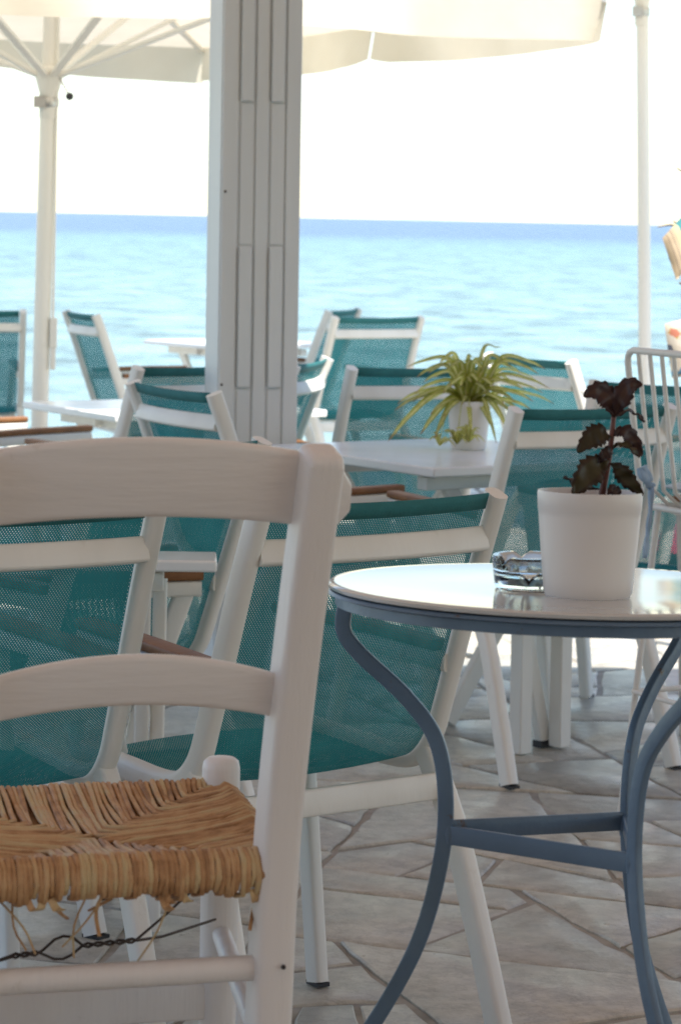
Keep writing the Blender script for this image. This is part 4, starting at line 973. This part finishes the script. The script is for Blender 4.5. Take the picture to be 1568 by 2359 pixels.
def stripes_mat():
    m, n, out = mat_base('striped_cloth')
    p = N(n, 'ShaderNodeBsdfPrincipled', i_Roughness=0.85); n.links.new(p.outputs[0], out.inputs[0])
    uv = N(n, 'ShaderNodeUVMap'); sp = N(n, 'ShaderNodeSeparateXYZ'); n.links.new(uv.outputs[0], sp.inputs[0])
    r = ramp(n, [(0.0, (0.46, 0.36, 0.24)), (0.10, (0.20, 0.15, 0.12)), (0.115, (0.48, 0.38, 0.26)), (0.20, (0.20, 0.16, 0.13)), (0.215, (0.47, 0.37, 0.25)), (0.30, (0.55, 0.48, 0.28)), (0.42, (0.06, 0.24, 0.26)), (0.70, (0.18, 0.12, 0.09)), (0.78, (0.45, 0.35, 0.28)), (0.86, (0.16, 0.11, 0.09))], 'CONSTANT')
    n.links.new(sp.outputs[0], r.inputs[0]); n.links.new(r.outputs[0], p.inputs['Base Color']); return m
def print_mat():
    m, n, out = mat_base('printed_cloth')
    p = N(n, 'ShaderNodeBsdfPrincipled', i_Roughness=0.8); n.links.new(p.outputs[0], out.inputs[0])
    tc = N(n, 'ShaderNodeTexCoord'); 
    v = N(n, 'ShaderNodeTexVoronoi', i_Scale=38); n.links.new(tc.outputs['Object'], v.inputs['Vector'])
    sp = N(n, 'ShaderNodeSeparateXYZ'); n.links.new(v.outputs['Color'], sp.inputs[0])
    r = ramp(n, [(0.0, (0.50, 0.44, 0.36)), (0.45, (0.45, 0.16, 0.10)), (0.55, (0.50, 0.45, 0.37)), (0.68, (0.10, 0.11, 0.14)), (0.76, (0.12, 0.28, 0.42)), (0.86, (0.34, 0.27, 0.07)), (0.92, (0.52, 0.47, 0.40))], 'CONSTANT')
    n.links.new(sp.outputs[0], r.inputs[0]); n.links.new(r.outputs[0], p.inputs['Base Color']); return m
def hang(name, corners, thick, mat, label, cat):
    """a filled cloth bag whose four corners are given clockwise from the upper left"""
    c = sum(corners, Vector((0, 0, 0))) / 4; A, B, C, D_ = [p - c for p in corners]; nn = (B - A).cross(D_ - A).normalized(); g = MB()
    def f(s):
        def fn(u, v):
            p = A.lerp(B, u).lerp(D_.lerp(C, u), v); k = (max(0, 1 - abs(2 * u - 1) ** 3) * max(0, 1 - abs(2 * v - 1) ** 3)) ** .5
            return p + nn * s * (thick / 2 * k) + nn * .004 * mnoise.noise(Vector((u * 5, v * 5, s)))
        return fn
    g.grid(f(1), 12, 12); g.grid(f(-1), 12, 12); o = g.build(name, mat, smooth=70); o.location = c; return tag(o, label, cat)
hang('cloth_bag', [at(1524, 548, 9.45), at(1595, 470, 9.5), at(1640, 560, 9.5), at(1556, 645, 9.42)], 0.05, stripes_mat(), 'striped cloth bag hanging from the upper twig at the right edge', 'bag')
hang('cloth_bag', [at(1529, 746, 9.42), at(1640, 715, 9.5), at(1655, 850, 9.5), at(1546, 872, 9.42)], 0.06, print_mat(), 'printed cloth bag with coloured patches hanging at the right edge', 'bag')

# small things on the sunny ground behind the wire stool
pb = at(1536, 1262, 12.0)
g = MB(); g.lathe([(0.001, 0.0), (0.09, 0.005), (0.105, 0.05), (0.10, 0.07), (0.001, 0.07)], (0, 0, 0), 20); pk = g.build('beach_bag', M['black'], smooth=50); pk.location = (pb.x + .05, 12.0, 0.0)
g = MB(); g.lathe([(0.100, 0.070), (0.098, 0.10), (0.075, 0.17), (0.045, 0.215), (0.001, 0.225)], (0, 0, 0), 20); g.build('cloth_top', M['pink'], pk, smooth=50)
tag(pk, 'small bright pink bag with dark bottom on the sunny paving', 'bag')
sd0 = at(1530, 1290, 11.3)
g = MB()
def sole(u, v):
    a = 2 * PI * v; r_ = 0.042 * (1 + 0.15 * math.cos(a)); return Vector((math.cos(a) * u * 0.12, math.sin(a) * u * r_, 0.018 - 0.003 * u))
g.grid(sole, 4, 24); sd_ = g.build('sandal', M['teak'], smooth=50, solid=0.018); sd_.location = (sd0.x, 11.3, 0.008); sd_.rotation_euler = (0, 0, 0.3)
g = MB(); g.sweep([(0.02, -.045, 0.02), (0.03, -.03, 0.06), (0.035, 0, 0.075), (0.03, .03, 0.06), (0.02, .045, 0.02)], rrect(0.03, 0.004, 0.001, 1), (1, 0, 0)); g.build('strap', M['black'], sd_, smooth=50)
tag(sd_, 'brown leather sandal lying on the sunny paving behind the stool', 'sandal')
